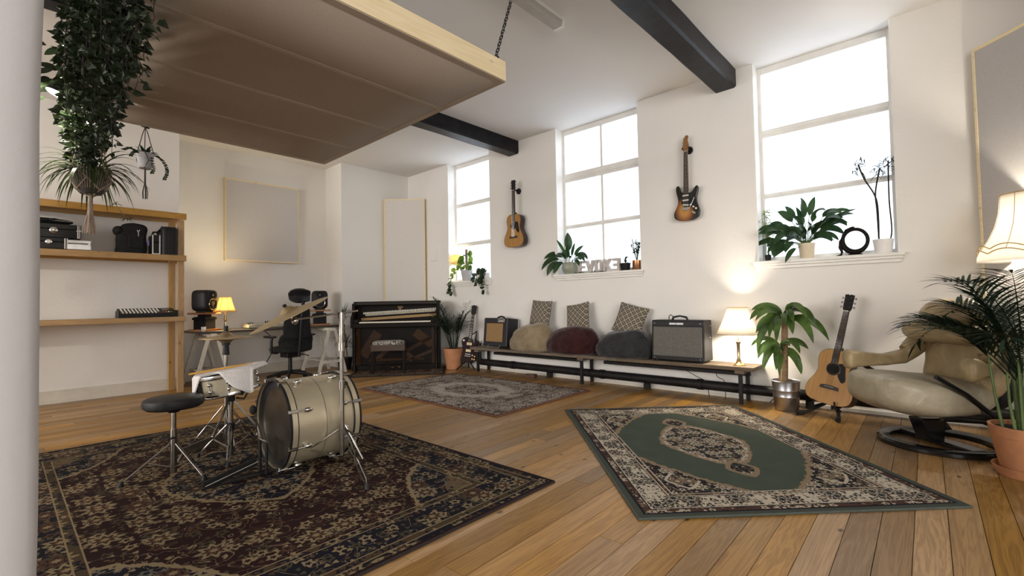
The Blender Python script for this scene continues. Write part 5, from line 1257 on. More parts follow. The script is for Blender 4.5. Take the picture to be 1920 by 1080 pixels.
MB().poly([(-0.12, 0.03), (-0.02, 0.03), (0.0, 0.20), (-0.18, 0.20)], -0.06, 0.06, rotz(R(90))).obj('pedestal', MBLKG, ch, False, 0.01)
for s in (-1, 1): MB().tube([(s*0.25, 0.30, 0.03), (s*0.27, 0.22, 0.16), (s*0.27, 0.05, 0.235), (s*0.24, -0.2, 0.25)], 0.022, 10).obj('side_rail', MBLKG, ch)
def pad(c, r, m=None, e=0.6, puff=0.02, seed=0.0, nu=40, nv=24, crease=None):
    c = V(c)
    def sp(t, e_): return math.copysign(abs(t)**e_, t)
    def f(u, v):
        a = 2*pi*u; th = pi*v - pi/2
        q = V((r[0]*sp(cos(th), e)*sp(cos(a), e), r[1]*sp(cos(th), e)*sp(sin(a), e), r[2]*sp(sin(th), 0.8)))
        n_ = q.normalized()
        k_ = 1 + puff*mnoise.noise(V((q.x*6+seed, q.y*6, q.z*6)))/max(0.05, q.length)
        if crease: k_ -= crease(q)
        q = q*k_
        return c + (m @ q if m else q)
    return MB().grid(f, nu, nv, True)
# seat: thick pillow that rises to its front edge
def seatf(u, v):
    a = 2*pi*u; th = pi*v-pi/2
    def sp(t, e_): return math.copysign(abs(t)**e_, t)
    x = 0.30*sp(cos(th), 0.6)*sp(cos(a), 0.6); y = 0.41*sp(cos(th), 0.7)*sp(sin(a), 0.7); z = 0.13*sp(sin(th), 0.75)
    y0 = y
    z += 0.01*mnoise.noise(V((x*5, y*5, z*5))) + 0.07*max(0, -y/0.41)**2*(1 if z > 0 else 0.15) - 0.06*max(0, (y+0.05)/0.4)*(0.6 if z > 0 else 0.0)
    z += 0.006*sin(x*34)*max(0, -y)*2
    if z < 0: z -= 0.03*(1-abs(y/0.41))
    return V((x*(1+0.05*(y < 0)), y-0.14, 0.385+z))
MB().grid(seatf, 52, 30, True).obj('seat_cushion', MSUE, ch, sub=1)
# back: body, side wings and a folded head pillow
def crz(q): return 0.05*math.exp(-(q.x/0.03)**2)*(1 if q.y < 0 else 0) + 0.012*sin(q.z*28+abs(q.x)*14)
pad((0, 0.21, 0.62), (0.29, 0.11, 0.30), rotx(R(-10)), 0.62, 0.03, 1, 48, 28, crz).obj('back_cushion', MLEA, ch, sub=1)
def crh(q): return 0.10*math.exp(-(q.x/0.022)**2) + 0.015*sin(abs(q.x)*40)
pad((0, 0.075, 0.815), (0.28, 0.125, 0.088), rotx(R(-6)), 0.62, 0.03, 5, 48, 22, crh).obj('neck_pillow', MLEA, ch, sub=1)
pad((0, 0.145, 0.935), (0.24, 0.125, 0.098), rotx(R(-12)), 0.65, 0.03, 9, 48, 22, crh).obj('head_pillow', MLEA, ch, sub=1)
MB().ell((0, 0.30, 0.60), (0.27, 0.06, 0.34), 28, 16, rotx(R(-10)), 0.5).obj('back_shell', MBLK, ch)
for s in (-1, 1):
    def armf(u, v, s=s):
        t_ = v; a = 2*pi*u
        fy = -0.44 if s < 0 else -0.12
        path = [V((s*0.325, fy, 0.575)), V((s*0.33, fy+0.04, 0.585)), V((s*0.33, fy+0.09, 0.585)), V((s*0.325, max(-0.12, fy+0.14), 0.575)), V((s*0.31, max(0.02, fy+0.18), 0.60)), V((s*0.275, 0.10, 0.70)), V((s*0.235, 0.14, 0.81))]
        k_ = min(5, int(t_*6)); p = path[k_].lerp(path[k_+1], t_*6-k_)
        up_ = 1.0 if t_ > 0.72 else 0.0
        wv = 0.058 - 0.01*t_; hv = 0.062 + 0.016*sin(t_*9)
        e_ = min(1.0, v/0.14, (1-v)/0.1); k2 = sqrt(max(0.0, 1-(1-e_)**2)); wv *= max(0.04, k2); hv *= max(0.04, k2)
        q = V((wv*math.copysign(abs(cos(a))**0.7, cos(a)), 0, hv*math.copysign(abs(sin(a))**0.7, sin(a))))
        if up_: q = rotx(R(50)) @ q
        return p + q*(1+0.1*mnoise.noise(V((p.y*9, a, s))))
    MB().grid(armf, 28, 36, True).obj('armrest', MLEA, ch, sub=1)
    MB().tube([(s*0.32, -0.30, 0.54), (s*0.315, -0.1, 0.42), (s*0.29, 0.10, 0.27)], 0.016, 8).obj('arm_support', MBLKG, ch)

# ================================================================ PLANTS
rg = random.Random(11)
def pot_mesh(r0, r1, h, rim=0.0, wall=0.008):
    pr_ = [(0, 0), (r0, 0), (r1-(0.004 if rim else 0), h-rim), (r1, h-rim), (r1+(0.006 if rim else 0), h), (r1-wall, h), (r1-wall, h-0.03), (0, h-0.03)] if rim else [(0, 0), (r0*0.93, 0), (r0, 0.006), (r1, h), (r1-wall, h), (r1-wall-0.002, h-0.02), (0, h-0.02)]
    return MB().lathe(pr_, 32)
def frond(base, az, el, L, droop, n=18, ll=0.24, lw=0.016, stem=0.28, r=0.005):
    mb = MB(); d = V((cos(az)*cos(el), sin(az)*cos(el), sin(el))); p = V(base); N = 22; pts = [p.copy()]; ds_ = [d.copy()]
    for i in range(N):
        t = (i+1)/N
        d = (d + V((0, 0, -1))*droop*t*2/N).normalized(); p = p + d*L/N; pts.append(p.copy()); ds_.append(d.copy())
    mb.tube(pts, [r*(1-0.8*i/N) for i in range(N+1)], 5)
    for i in range(n):
        t = stem + (1-stem)*(i+0.5)/n; k_ = t*N; j = min(N-1, int(k_)); q = pts[j].lerp(pts[j+1], k_-j); dd_ = ds_[j]
        sd_ = dd_.cross(V((0, 0, 1))); sd_ = sd_.normalized() if sd_.length > 1e-3 else V((1, 0, 0)); un = sd_.cross(dd_)
        lf = ll*(0.55+0.45*sin(pi*min(1, (t-stem)/(1-stem)*0.85+0.15)))*rg.uniform(0.9, 1.1)
        for s in (-1, 1):
            v_ = (dd_*0.75 + sd_*s*0.75 + un*0.28 + V((rg.uniform(-.1, .1), rg.uniform(-.1, .1), rg.uniform(-.08, .08)))).normalized()
            mb.leaf(q, v_, lf, lw, 0.55, 4, 0.12, 'strap')
    mb.leaf(pts[-1], ds_[-1], ll*0.6, lw, 0.4, 4, 0.12, 'strap')
    return mb
# big palm in terracotta, close on the right
pa = thing('potted_palm', 'large feathery palm in a terracotta pot before the armchair', 'potted plant', (4.12, -0.33, 0))
MB().lathe([(0, 0), (0.135, 0), (0.158, 0.055), (0.150, 0.055), (0.13, 0.012), (0, 0.012)], 40).obj('saucer', MTERRA, pa)
po = pot_mesh(0.115, 0.16, 0.28, 0.06).obj('pot', MTERRA, pa); po.location = (0, 0, 0.013)
MB().cyl((0, 0, 0.25), (0, 0, 0.268), 0.147, n=28).obj('soil', MSOIL, pa)
for i in range(16):
    a = rg.uniform(0, 2*pi); rr = rg.uniform(0.01, 0.10); b_ = V((rr*cos(a), rr*sin(a), 0.26)); tp = b_ + V((0.5*rr*cos(a), 0.5*rr*sin(a), rg.uniform(0.3, 0.45)))
    MB().tube([b_, b_.lerp(tp, 0.5)+V((rg.uniform(-.01, .01), rg.uniform(-.01, .01), 0)), tp], [0.009, 0.007, 0.005], 6).obj('cane', MSTEM, pa)
vl = atan2(0.736, -0.677)           # azimuth that points to picture left
for i in range(34):
    if i < 9: az = vl + rg.uniform(-0.9, 0.7); el = rg.uniform(0.75, 1.1)
    else: az = vl + pi + rg.uniform(-2.0, 2.0); el = rg.uniform(0.8, 1.45)
    L = rg.uniform(0.5, 0.66) if i < 9 else rg.uniform(0.6, 0.85); rr = rg.uniform(0.0, 0.07); b_ = V((rr*cos(az), rr*sin(az), rg.uniform(0.40, 0.66) + (0.16 if i < 9 else 0)))
    frond(b_, az, el, L, rg.uniform(0.8, 1.25) if i < 9 else rg.uniform(1.1, 2.1), 17, 0.25, 0.017).obj('frond', LPALM, pa, fix=False)
# smaller palm by the piano
pb = thing('potted_palm', 'slender palm in a plain terracotta pot beside the piano', 'potted plant', (5.11, 6.03, 0))
pot_mesh(0.125, 0.175, 0.345, 0).obj('pot', MTERRA, pb); MB().cyl((0, 0, 0.30), (0, 0, 0.33), 0.16, n=24).obj('soil', MSOIL, pb)
for i in range(24):
    az = rg.uniform(0, 2*pi); tow = max(0, cos(az)); el = rg.uniform(1.1, 1.45) + 0.12*tow; L = rg.uniform(0.6, 0.9)*(1-0.32*tow)
    if abs(az - pi*0.6) < 0.7: L *= 0.75
    frond((0.05*cos(az), 0.05*sin(az), 0.32), az, min(1.5, el), L, rg.uniform(0.8, 1.7), 12, 0.19*(1-0.4*tow), 0.013, 0.45, 0.0055).obj('frond', LPALM, pb, fix=False)
# corn plant with a thick cane in a steel bucket
pc = thing('corn_plant', 'corn plant with two canes and drooping leaves in a steel bucket', 'potted plant', (5.13, 1.155, 0))
MB().lathe([(0, 0), (0.095, 0), (0.1, 0.006), (0.112, 0.13), (0.114, 0.135), (0.112, 0.14), (0.116, 0.19), (0.118, 0.195), (0.116, 0.2), (0.122, 0.275), (0.127, 0.28), (0.122, 0.285), (0.117, 0.28), (0.114, 0.25), (0, 0.25)], 40).obj('bucket', MSTEEL, pc)
MB().cyl((0, 0, 0.245), (0, 0, 0.258), 0.113, n=24).obj('soil', MSOIL, pc)
MB().tube([(-0.02, 0.01, 0.24), (-0.012, 0.0, 0.45), (0.01, 0.0, 0.65), (0.0, -0.01, 0.885)], [0.033, 0.030, 0.03, 0.028], 12).obj('cane', MBARK, pc)
MB().tube([(0.02, 0.035, 0.24), (0.01, 0.035, 0.42), (-0.005, 0.03, 0.58)], [0.03, 0.027, 0.025], 12).obj('cane', MBARK, pc)
vL = V((-0.677, 0.736, 0)); vR = -vL; vT = V((-0.736, -0.676, 0))
for (zc, n_, lmin, lmax, base) in ((0.885, 18, 0.26, 0.46, V((0, -0.01, 0))), (0.585, 12, 0.2, 0.33, V((-0.005, 0.03, 0)))):
    for i in range(n_):
        a = 2*pi*i/n_*1.618*3 + rg.uniform(-0.25, 0.25); el = rg.uniform(0.2, 1.35)
        h_ = vL*cos(a) + vT*sin(a)
        if h_.x > 0.55: h_ = V((-h_.x, h_.y, 0))
        L = rg.uniform(lmin, lmax)
        MB().leaf(base + V((0, 0, zc + rg.uniform(-0.05, 0.05))) + h_*0.02, h_*cos(el)+V((0, 0, sin(el))), L, rg.uniform(0.058, 0.078), rg.uniform(1.5, 3.6), 12, 0.16, 'oval' if i % 3 else 'strap', None, 0.0, (-0.8, rg.uniform(-0.7, 0.4), rg.uniform(0.1, 0.8))).obj('leaf', LMID, pc, fix=False)
# dragon plants on the left of the piano
pe = thing('dragon_plant', 'spiky dragon plant with bare stems between desk and piano', 'potted plant', (3.99, 7.56, 0))
pot_mesh(0.10, 0.125, 0.2).obj('pot', MBLK, pe); MB().cyl((0, 0, 0.17), (0, 0, 0.185), 0.112, n=20).obj('soil', MSOIL, pe)
for (x, y, h_, n_) in ((-0.02, 0.0, 0.86, 30), (0.03, 0.01, 0.42, 24), (-0.05, -0.02, 0.56, 16)):
    MB().tube([(x, y, 0.17), (x+0.015, y-0.01, h_*0.6), (x-0.005, y, h_)], 0.010, 7).obj('stem', MBARK, pe)
    for i in range(n_):
        a = rg.uniform(0, 2*pi); el = rg.uniform(0.1, 1.4)
        MB().leaf((x, y, h_+rg.uniform(-0.05, 0.03)), (cos(a)*cos(el), sin(a)*cos(el)*0.7, sin(el)), rg.uniform(0.2, 0.32), 0.017, rg.uniform(0.6, 1.7), 6, 0.1, 'strap').obj('leaf', LDARK, pe, fix=False)

# ---------------------------------------------------------------- things on the window sills
SZ = SILL
def broad_plant(name, label, loc, potf, stemz, leaves, mat, n_rand=0, spread=0.2):
    r_ = thing(name, label, 'potted plant', loc); potf(r_)
    for (dy, dx, L, W, el, droop, rise) in leaves:
        h_ = V((dx, dy, 0)); h_ = h_.normalized() if h_.length > 0 else V((0, 1, 0))
        b_ = V((0, 0, stemz)); tp = b_ + h_*rise*cos(el) + V((0, 0, rise*sin(el)))
        lf = MB().leaf(tp, h_*cos(el)+V((0, 0, sin(el))), L, W, droop, 9, 0.12, 'oval', None, 0.0, (-0.9, rg.uniform(-0.9, 0.3), rg.uniform(0.2, 0.9))).obj('leaf', mat, r_, fix=False)
        MB().tube([b_, b_.lerp(tp, 0.5)+V((0, 0, 0.012)), tp], 0.003, 5).obj('leaf_stalk', MSTEM, r_)
    return r_
# window 3
def p_cream(r_): pot_mesh(0.06, 0.078, 0.155).obj('pot', MCREAM, r_); MB().cyl((0, 0, 0.12), (0, 0, 0.138), 0.068, n=20).obj('soil', MSOIL, r_)
lv = []
for i in range(42):
    a = rg.uniform(0, 2*pi); el = rg.uniform(0.2, 1.45); rise = rg.uniform(0.08, 0.32)
    if cos(a) < -0.4: el = max(el, 0.8)
    dx = -abs(sin(a))*0.75 if rg.random() < 0.75 else sin(a)*0.3
    lv.append((cos(a), dx, rg.uniform(0.16, 0.25), rg.uniform(0.055, 0.085), el, rg.uniform(0.8, 2.2), rise))
lv += [(1.0, -0.2, 0.24, 0.07, 0.35, 1.6, 0.16), (0.9, -0.5, 0.22, 0.07, 0.1, 1.5, 0.14), (-1, -0.2, 0.24, 0.05, 0.75, 0.7, 0.30), (0.5, -0.6, 0.2, 0.05, -0.2, 1.6, 0.12), (0.9, -0.5, 0.19, 0.08, 0.2, 2.4, 0.2)]
broad_plant('peace_lily', 'large leafy peace lily in a cream pot on the right window sill', (XW+0.065, 1.005, SZ), p_cream, 0.13, lv, LLILY)
dz = thing('bamboo_palm', 'thin yellowing plant in a small dark pot at the left sill end', 'potted plant', (XW+0.085, 1.365, SZ))
pot_mesh(0.026, 0.032, 0.07).obj('pot', MBLK, dz)
for k_ in range(3): MB().tube([(0.004*k_, -0.006*k_, 0.05), (0.008*k_, 0.01*(k_-1), 0.25), (0.0, 0.02*(k_-1), 0.42+0.05*k_)], 0.004, 6).obj('stem', MSTEM, dz)
for i in range(54):
    z = rg.uniform(0.18, 0.55); a = rg.uniform(0, 2*pi)
    MB().leaf((0, rg.uniform(-.015, .02), z), (cos(a)*0.5-0.2, sin(a)*0.7, rg.uniform(-0.2, 0.8)), rg.uniform(0.07, 0.12), 0.02, 1.2, 5, 0.1, 'strap').obj('leaf', LYEL if i % 3 else LLIME, dz, fix=False)
rs = thing('ring_sculpture', 'dark carved figure arching backwards into a large ring on the sill', 'sculpture', (XW+0.075, 0.61, SZ), (0, 0, R(-90)))
rc = V((0, 0, 0.145)); npt = 40
MB().tube([rc + V((0.098*cos(2*pi*i/npt), 0, 0.108*sin(2*pi*i/npt))) for i in range(npt)], [0.016+0.010*max(0, -sin(2*pi*i/npt+0.4)) for i in range(npt)], 12, True).obj('ring', MPIANO, rs)
MB().span((-0.055, -0.03, 0), (0.055, 0.03, 0.018)).obj('plinth', MPIANO, rs, False, 0.004)
MB().tube([(-0.085, 0, 0.19), (-0.11, 0, 0.145), (-0.118, 0, 0.085), (-0.105, 0, 0.045), (-0.112, 0, 0.018), (-0.15, 0, 0.006)], [0.012, 0.018, 0.016, 0.011, 0.01, 0.007], 10).obj('legs', MPIANO, rs)
MB().tube([(-0.09, 0, 0.195), (-0.06, 0, 0.245), (-0.02, 0, 0.268), (0.0, 0, 0.272)], [0.018, 0.02, 0.014, 0.010], 10).obj('torso', MPIANO, rs)
cy_ = thing('umbrella_plant', 'tall thin umbrella plant in a white pot at the right sill end', 'potted plant', (XW+0.08, 0.40, SZ))
pot_mesh(0.065, 0.08, 0.135).obj('pot', MWHITE, cy_); MB().cyl((0, 0, 0.10), (0, 0, 0.118), 0.07, n=18).obj('soil', MSOIL, cy_)
for (pts, top) in (([(0.0, 0.03, 0.11), (0.0, 0.035, 0.4), (-0.01, 0.04, 0.58), (-0.01, 0.0, 0.80)], 0.80), ([(0.0, 0.03, 0.11), (0, 0.028, 0.42), (0, 0.05, 0.56), (-0.02, 0.12, 0.72), (-0.02, 0.16, 0.86)], 0.86), ([(0.02, -0.045, 0.11), (0.02, -0.065, 0.22), (0.02, -0.055, 0.5), (0.01, -0.06, 0.86)], 0.86)):
    MB().tube([p for p in catmull([V(p) for p in pts], 5, False)], 0.0065, 6).obj('stem', MDSTEM, cy_)
    e_ = V(pts[-1])
    for i in range(64):
        a = rg.uniform(0, 2*pi); q = e_ + V((rg.uniform(-.03, .03), rg.uniform(-.05, .05), rg.uniform(-0.09, 0.03)))
        MB().leaf(q, (cos(a)*0.5-0.1, sin(a), rg.uniform(-0.3, 0.8)), rg.uniform(0.07, 0.12), 0.009, 0.8, 4, 0.1, 'strap').obj('leaf', LDARK, cy_, fix=False)
# window 2
def p_sage(r_):
    MB().lathe([(0, 0), (0.075, 0), (0.10, 0.03), (0.122, 0.08), (0.12, 0.125), (0.112, 0.15), (0.122, 0.165), (0.112, 0.165), (0.10, 0.14), (0, 0.14)], 36).obj('pot', MSAGE, r_)
    for i in range(26):
        a = 2*pi*i/26; MB().tube([(0.101*cos(a), 0.101*sin(a), 0.03), (0.1235*cos(a), 0.1235*sin(a), 0.08), (0.1215*cos(a), 0.1215*sin(a), 0.125)], 0.003, 5).obj('flute', MSAGE, r_)
    MB().cyl((0, 0, 0.13), (0, 0, 0.145), 0.10, n=20).obj('soil', MSOIL, r_)
lv = [(0.05, -0.1, 0.26, 0.115, 1.5, 0.05, 0.20), (0.0, -0.3, 0.2, 0.09, 1.35, 0.3, 0.10), (1, -0.25, 0.32, 0.085, 0.75, 1.5, 0.16), (1, -0.45, 0.33, 0.08, 0.45, 1.9, 0.18), (0.9, -0.5, 0.28, 0.085, 0.2, 2.3, 0.16), (0.8, -0.6, 0.22, 0.09, 0.25, 2.6, 0.1), (-1, -0.25, 0.30, 0.08, 0.75, 1.9, 0.14), (-1, -0.4, 0.26, 0.07, 0.6, 2.0, 0.18), (-0.9, -0.5, 0.2, 0.06, 0.35, 1.6, 0.12), (-0.8, -0.3, 0.2, 0.055, 0.55, 1.2, 0.1), (0.6, -0.2, 0.24, 0.05, 1.15, 0.5, 0.18), (0.3, -0.8, 0.2, 0.08, 0.9, 1.4, 0.1), (-0.4, -0.8, 0.2, 0.075, 0.8, 1.6, 0.1), (-0.3, 0.3, 0.2, 0.07, 1.1, 0.8, 0.14), (0.5, 0.2, 0.2, 0.07, 1.0, 1.0, 0.14), (-0.5, -0.1, 0.2, 0.06, 1.3, 0.5, 0.12)]
broad_plant('peace_lily', 'broad leaved plant with one upright leaf in a sage fluted pot', (XW+0.055, 3.90, SZ), p_sage, 0.14, lv, LLILY)
ML = plain('chalky_white_letter', (0.52, 0.465, 0.43), 0.8, var=0.05)
def letter(chv, y, mirror, label):
    r_ = thing('block_letter', label, 'letter', (XW+0.035, y, SZ), (0, 0, R(-90)), 'white block letters on the middle sill')
    w2, h2, t2 = 0.052, 0.172, 0.026
    s = -1 if mirror else 1
    mb = MB()
    if chv == 'E':
        mb.span((-s*w2, -t2, 0), (-s*w2+s*0.034, t2, h2))
        for z0 in (0, 0.07, h2-0.032): mb.span((-s*w2+s*0.0341, -t2, z0), (s*(w2 if z0 != 0.07 else w2-0.012), t2, z0+0.032))
        mb.obj('letter_block', ML, r_, False)
    else:
        if chv == 'V': P_ = [(-0.066, h2), (-0.032, h2), (0.0, 0.055), (0.032, h2), (0.066, h2), (0.018, 0), (-0.018, 0)]
        elif chv == 'K': P_ = [(-0.056, 0), (-0.022, 0), (-0.022, 0.055), (-0.012, 0.07), (0.022, 0), (0.062, 0), (0.012, 0.098), (0.06, h2), (0.022, h2), (-0.022, 0.105), (-0.022, h2), (-0.056, h2)]
        if chv == 'O':
            ro = [(x, z) for x, z in ((-0.056, 0.04), (-0.04, 0.0), (0.04, 0.0), (0.056, 0.04), (0.056, h2-0.04), (0.04, h2), (-0.04, h2), (-0.056, h2-0.04))]
            ri = [(x*0.42, 0.086+(z-0.086)*0.66) for x, z in ro]
            n_ = 8
            vs_ = [V((x, y_, z)) for y_ in (-t2, t2) for lst in (ro, ri) for x, z in lst]
            fs = []
            for i in range(n_):
                j = (i+1) % n_
                fs += [(i, j, n_+j, n_+i), (2*n_+i, 3*n_+i, 3*n_+j, 2*n_+j), (i, 2*n_+i, 2*n_+j, j), (n_+i, n_+j, 3*n_+j, 3*n_+i)]
            mb.add(vs_, fs)
        else: mb.poly(P_, -t2, t2)
        mb.obj('letter_block', ML, r_, False)
    return r_
for chv, y, mi, lb in (('E', 3.69, False, 'white block letter E nearest the sage pot'), ('V', 3.555, False, 'white block letter V on the middle sill'), ('O', 3.42, False, 'white block letter O on the middle sill'), ('K', 3.285, False, 'white block letter K on the middle sill'), ('E', 3.15, True, 'white block letter E standing back to front beside the small black pot')): letter(chv, y, mi, lb)
tr = thing('trailing_cutting', 'low trailing greenery lying along the sill before the block letters', 'plant', (XW-0.03, 3.5, SZ))
for i in range(26):
    y = rg.choice([rg.uniform(0.1, 0.26), rg.uniform(-0.2, -0.02), rg.uniform(-0.2, -0.02)]); a = rg.uniform(0, 2*pi)
    MB().leaf((rg.uniform(-0.012, 0.01), y, 0.006), (cos(a)*0.2, sin(a), 0.6), 0.05, 0.026, 1.5, 4, 0.1).obj('leaf', LDARK, tr, fix=False)
MB().tube([(0, -0.2, 0.006), (0, 0, 0.005), (0, 0.26, 0.006)], 0.003, 5).obj('stem', MSTEM, tr)
bk = thing('small_succulent', 'small leafy plant in a black pot beside the block letters', 'potted plant', (XW+0.055, 3.03, SZ))
pot_mesh(0.055, 0.066, 0.10).obj('pot', MBLK, bk); MB().cyl((0, 0, 0.07), (0, 0, 0.085), 0.056, n=16).obj('soil', MSOIL, bk)
for i in range(14):
    a = rg.uniform(0, 2*pi); MB().leaf((0, 0, 0.09+rg.uniform(0, 0.07)), (cos(a)*0.6, sin(a), rg.uniform(0.2, 1.3)), rg.uniform(0.07, 0.11), 0.03, 0.8, 5, 0.1).obj('leaf', LDARK, bk, fix=False)
cp = thing('zz_plant', 'upright glossy plant in a copper pot against the window reveal', 'potted plant', (XW+0.075, 2.875, SZ))
pot_mesh(0.060, 0.062, 0.125).obj('pot', MCOP, cp); MB().cyl((0, 0, 0.09), (0, 0, 0.108), 0.052, n=16).obj('soil', MSOIL, cp)
for k_ in range(6):
    a = rg.uniform(0, 2*pi); tx, ty = 0.05*cos(a)-0.02, 0.06*sin(a)+0.01; H_ = rg.uniform(0.3, 0.42)
    MB().tube([(0, 0, 0.1), (tx*0.5, ty*0.5, 0.24), (tx, ty, H_)], 0.005, 6).obj('stem', MSTEM, cp)
    for i in range(9):
        t_ = 0.4+0.06*i; a2 = rg.uniform(0, 2*pi)
        MB().leaf((tx*t_, ty*t_, 0.1+(H_-0.1)*t_), (cos(a2)*0.5, sin(a2)*0.7, 0.6), 0.065, 0.026, 0.8, 4, 0.1).obj('leaf', LDARK, cp, fix=False)
# window 1
gp = thing('golden_pothos', 'lime green pothos on a moss pole in a grey pot at the far window', 'potted plant', (XW+0.085, 6.13, SZ))
pot_mesh(0.075, 0.105, 0.195).obj('pot', MGREYP, gp); MB().cyl((0, 0, 0.16), (0, 0, 0.18), 0.092, n=18).obj('soil', MSOIL, gp)
MB().cyl((0, 0, 0.17), (0, 0, 0.56), 0.024, n=10).obj('moss_pole', MBARK, gp)
def heart(p, d, s_, side=None):
    return MB().leaf(p, d, s_, s_*0.85, 0.9, 6, 0.12, 'oval', side, 0.0, (-0.9, rg.uniform(-0.8, 0.2), rg.uniform(-0.1, 0.6)))
for i in range(18):
    a = rg.uniform(0, 2*pi); z = rg.uniform(0.2, 0.52); h_ = V((cos(a)*0.6-0.3, sin(a), 0))
    heart(V((0, 0, z))+h_*0.05, h_+V((0, 0, 0.1)), rg.uniform(0.09, 0.14)).obj('leaf', LLIME if i % 3 else LMID, gp, fix=False)
vine = catmull([V(p) for p in ((-0.02, 0.03, 0.19), (-0.08, 0.12, 0.26), (-0.14, 0.22, 0.10), (-0.165, 0.26, -0.02), (-0.17, 0.24, -0.12), (-0.17, 0.24, -0.2))], 5, False)
MB().tube(vine, 0.003, 5).obj('vine', MSTEM, gp)
for i, p in enumerate(vine[3:]):
    a = rg.uniform(0, 2*pi); heart(p, (-0.5, sin(a), -0.3+0.5*cos(a)), rg.uniform(0.06, 0.095)).obj('leaf', LLIME if i < 12 else LDARK, gp, fix=False)
bkx = thing('standing_frame', 'small dark-edged frame standing among plants on the far sill', 'picture frame', (XW+0.11, 5.83, SZ), (0, 0, R(-78)))
MB().span((-0.065, -0.012, 0), (0.065, 0.012, 0.20)).obj('frame', MBLK, bkx, False, 0.002); MB().span((-0.055, -0.014, 0.01), (0.055, -0.0121, 0.19)).obj('print', MIV, bkx, False)
sc_ = thing('small_succulent', 'tiny green succulent in a pale pot before the standing frame', 'potted plant', (XW+0.02, 5.90, SZ))
pot_mesh(0.028, 0.034, 0.06).obj('pot', MWHITE, sc_)
for i in range(9):
    a = 2*pi*i/9; MB().leaf((0, 0, 0.05), (cos(a)*0.4, sin(a)*0.4, 1), 0.09+0.03*(i % 2), 0.02, 0.2, 4, 0.2, 'strap').obj('leaf', LMID, sc_, fix=False)
iv = thing('trailing_ivy', 'dark trailing ivy in a white pot spilling over the far sill end', 'potted plant', (XW+0.06, 5.63, SZ))
pot_mesh(0.06, 0.075, 0.12).obj('pot', MWHITE, iv)
for k_ in range(7):
    y0 = rg.uniform(-0.12, 0.12); zz = -rg.uniform(0.0, 0.22)
    vn = catmull([V((0, 0, 0.12)), V((-0.08, y0*0.6, 0.17)), V((-0.145, y0, 0.05)), V((-0.15, y0*1.1, zz))], 4, False)
    MB().tube(vn, 0.0025, 5).obj('vine', MDSTEM, iv)
    for p in vn[2:]:
        a = rg.uniform(0, 2*pi); heart(p, (-0.4, sin(a), 0.4*cos(a)), rg.uniform(0.045, 0.075)).obj('leaf', LDARK, iv, fix=False)
sl = thing('sill_lamp', 'small lit lamp with pale yellow shade tucked into the far window reveal', 'lamp', (XW+0.10, 6.41, SZ))
MB().lathe([(0.04, 0), (0.04, 0.01), (0.012, 0.02), (0.016, 0.12), (0.008, 0.2), (0.006, 0.34)], 16).obj('stem', MWHITE, sl)
sheet_lathe([(0.088, 0.32), (0.075, 0.485)], 28, 'lamp_shade', MSHY, sl)
MB().ell((0, 0, 0.38), (0.02, 0.02, 0.03), 10, 8).obj('bulb', MBULB, sl)
lamp_light('sill_lamp_light', (XW+0.10, 6.41, SZ+0.43), 3.5, (1.0, 0.88, 0.6), 0.02)

# ---------------------------------------------------------------- fringed standard lamp on the right
fl2 = thing('standard_lamp', 'lit standard lamp with a large cream bell shade behind the palm', 'lamp', (4.93, -0.47, 0))
MB().lathe([(0.14, 0), (0.14, 0.02), (0.05, 0.04), (0.02, 0.07), (0.016, 0.6), (0.024, 0.65), (0.014, 0.7), (0.014, 1.36)], 20).obj('stand', MBRASS, fl2)
pr = [(0.285, 1.31), (0.283, 1.345), (0.265, 1.395), (0.222, 1.47), (0.185, 1.56), (0.162, 1.66), (0.150, 1.79)]
shd = sheet_lathe(pr, 48, 'lamp_shade', MSHW, fl2)
for i in range(8): MB().tube([(r_*1.006*cos(2*pi*i/8+0.2), r_*1.006*sin(2*pi*i/8+0.2), z) for r_, z in pr[2:]], 0.0022, 5).obj('shade_seam', MGOLDTR, shd)
MB().tube([(0.151*cos(2*pi*i/48), 0.151*sin(2*pi*i/48), 1.79) for i in range(48)], 0.004, 6, True).obj('shade_trim', MGOLDTR, shd)
for z0, r_ in ((1.40, 0.267), (1.365, 0.281)):
    MB().tube([(r_*cos(2*pi*i/96+0.2), r_*sin(2*pi*i/96+0.2), z0 + 0.03*abs(cos(2*pi*i/24))) for i in range(96)], 0.004, 6, True).obj('swag_braid', MGOLDTR, shd)
MB().ell((0, 0, 1.48), (0.03, 0.03, 0.045), 12, 8).obj('bulb', MBULB, fl2)
lamp_light('standard_lamp_light', (4.93, -0.47, 1.56), 38, (1.0, 0.90, 0.74))

# ---------------------------------------------------------------- hanging plants by the ceiling beam
hv = thing('hanging_ivy', 'dense dark ivy trailing down from the left edge of the hung panel', 'hanging plant', (0.31, 4.1, 2.75))
MB().tube([(0.0, -1.3, 0.02), (-0.01, -0.4, 0.0), (0.0, 0.5, 0.01), (0.0, 1.15, 0.0)], 0.012, 6).obj('main_stem', MDSTEM, hv)
def ivy_leaf(mb, p, d, s_):
    d = V(d).normalized(); sd_ = d.cross(V((rg.uniform(-1, 1), rg.uniform(-1, 1), rg.uniform(-0.3, 1)))); sd_ = sd_.normalized() if sd_.length > 0.01 else V((1, 0, 0)); n_ = sd_.cross(d)
    P_ = [p, p+sd_*0.42*s_+d*0.12*s_, p+sd_*0.30*s_+d*0.45*s_, p+d*s_, p-sd_*0.30*s_+d*0.45*s_, p-sd_*0.42*s_+d*0.12*s_, p+d*0.4*s_-n_*0.12*s_]
    mb.add(P_, [(0, 1, 6), (1, 2, 6), (2, 3, 6), (3, 4, 6), (4, 5, 6), (5, 0, 6)])
fo_ = MB(); vi_ = MB()
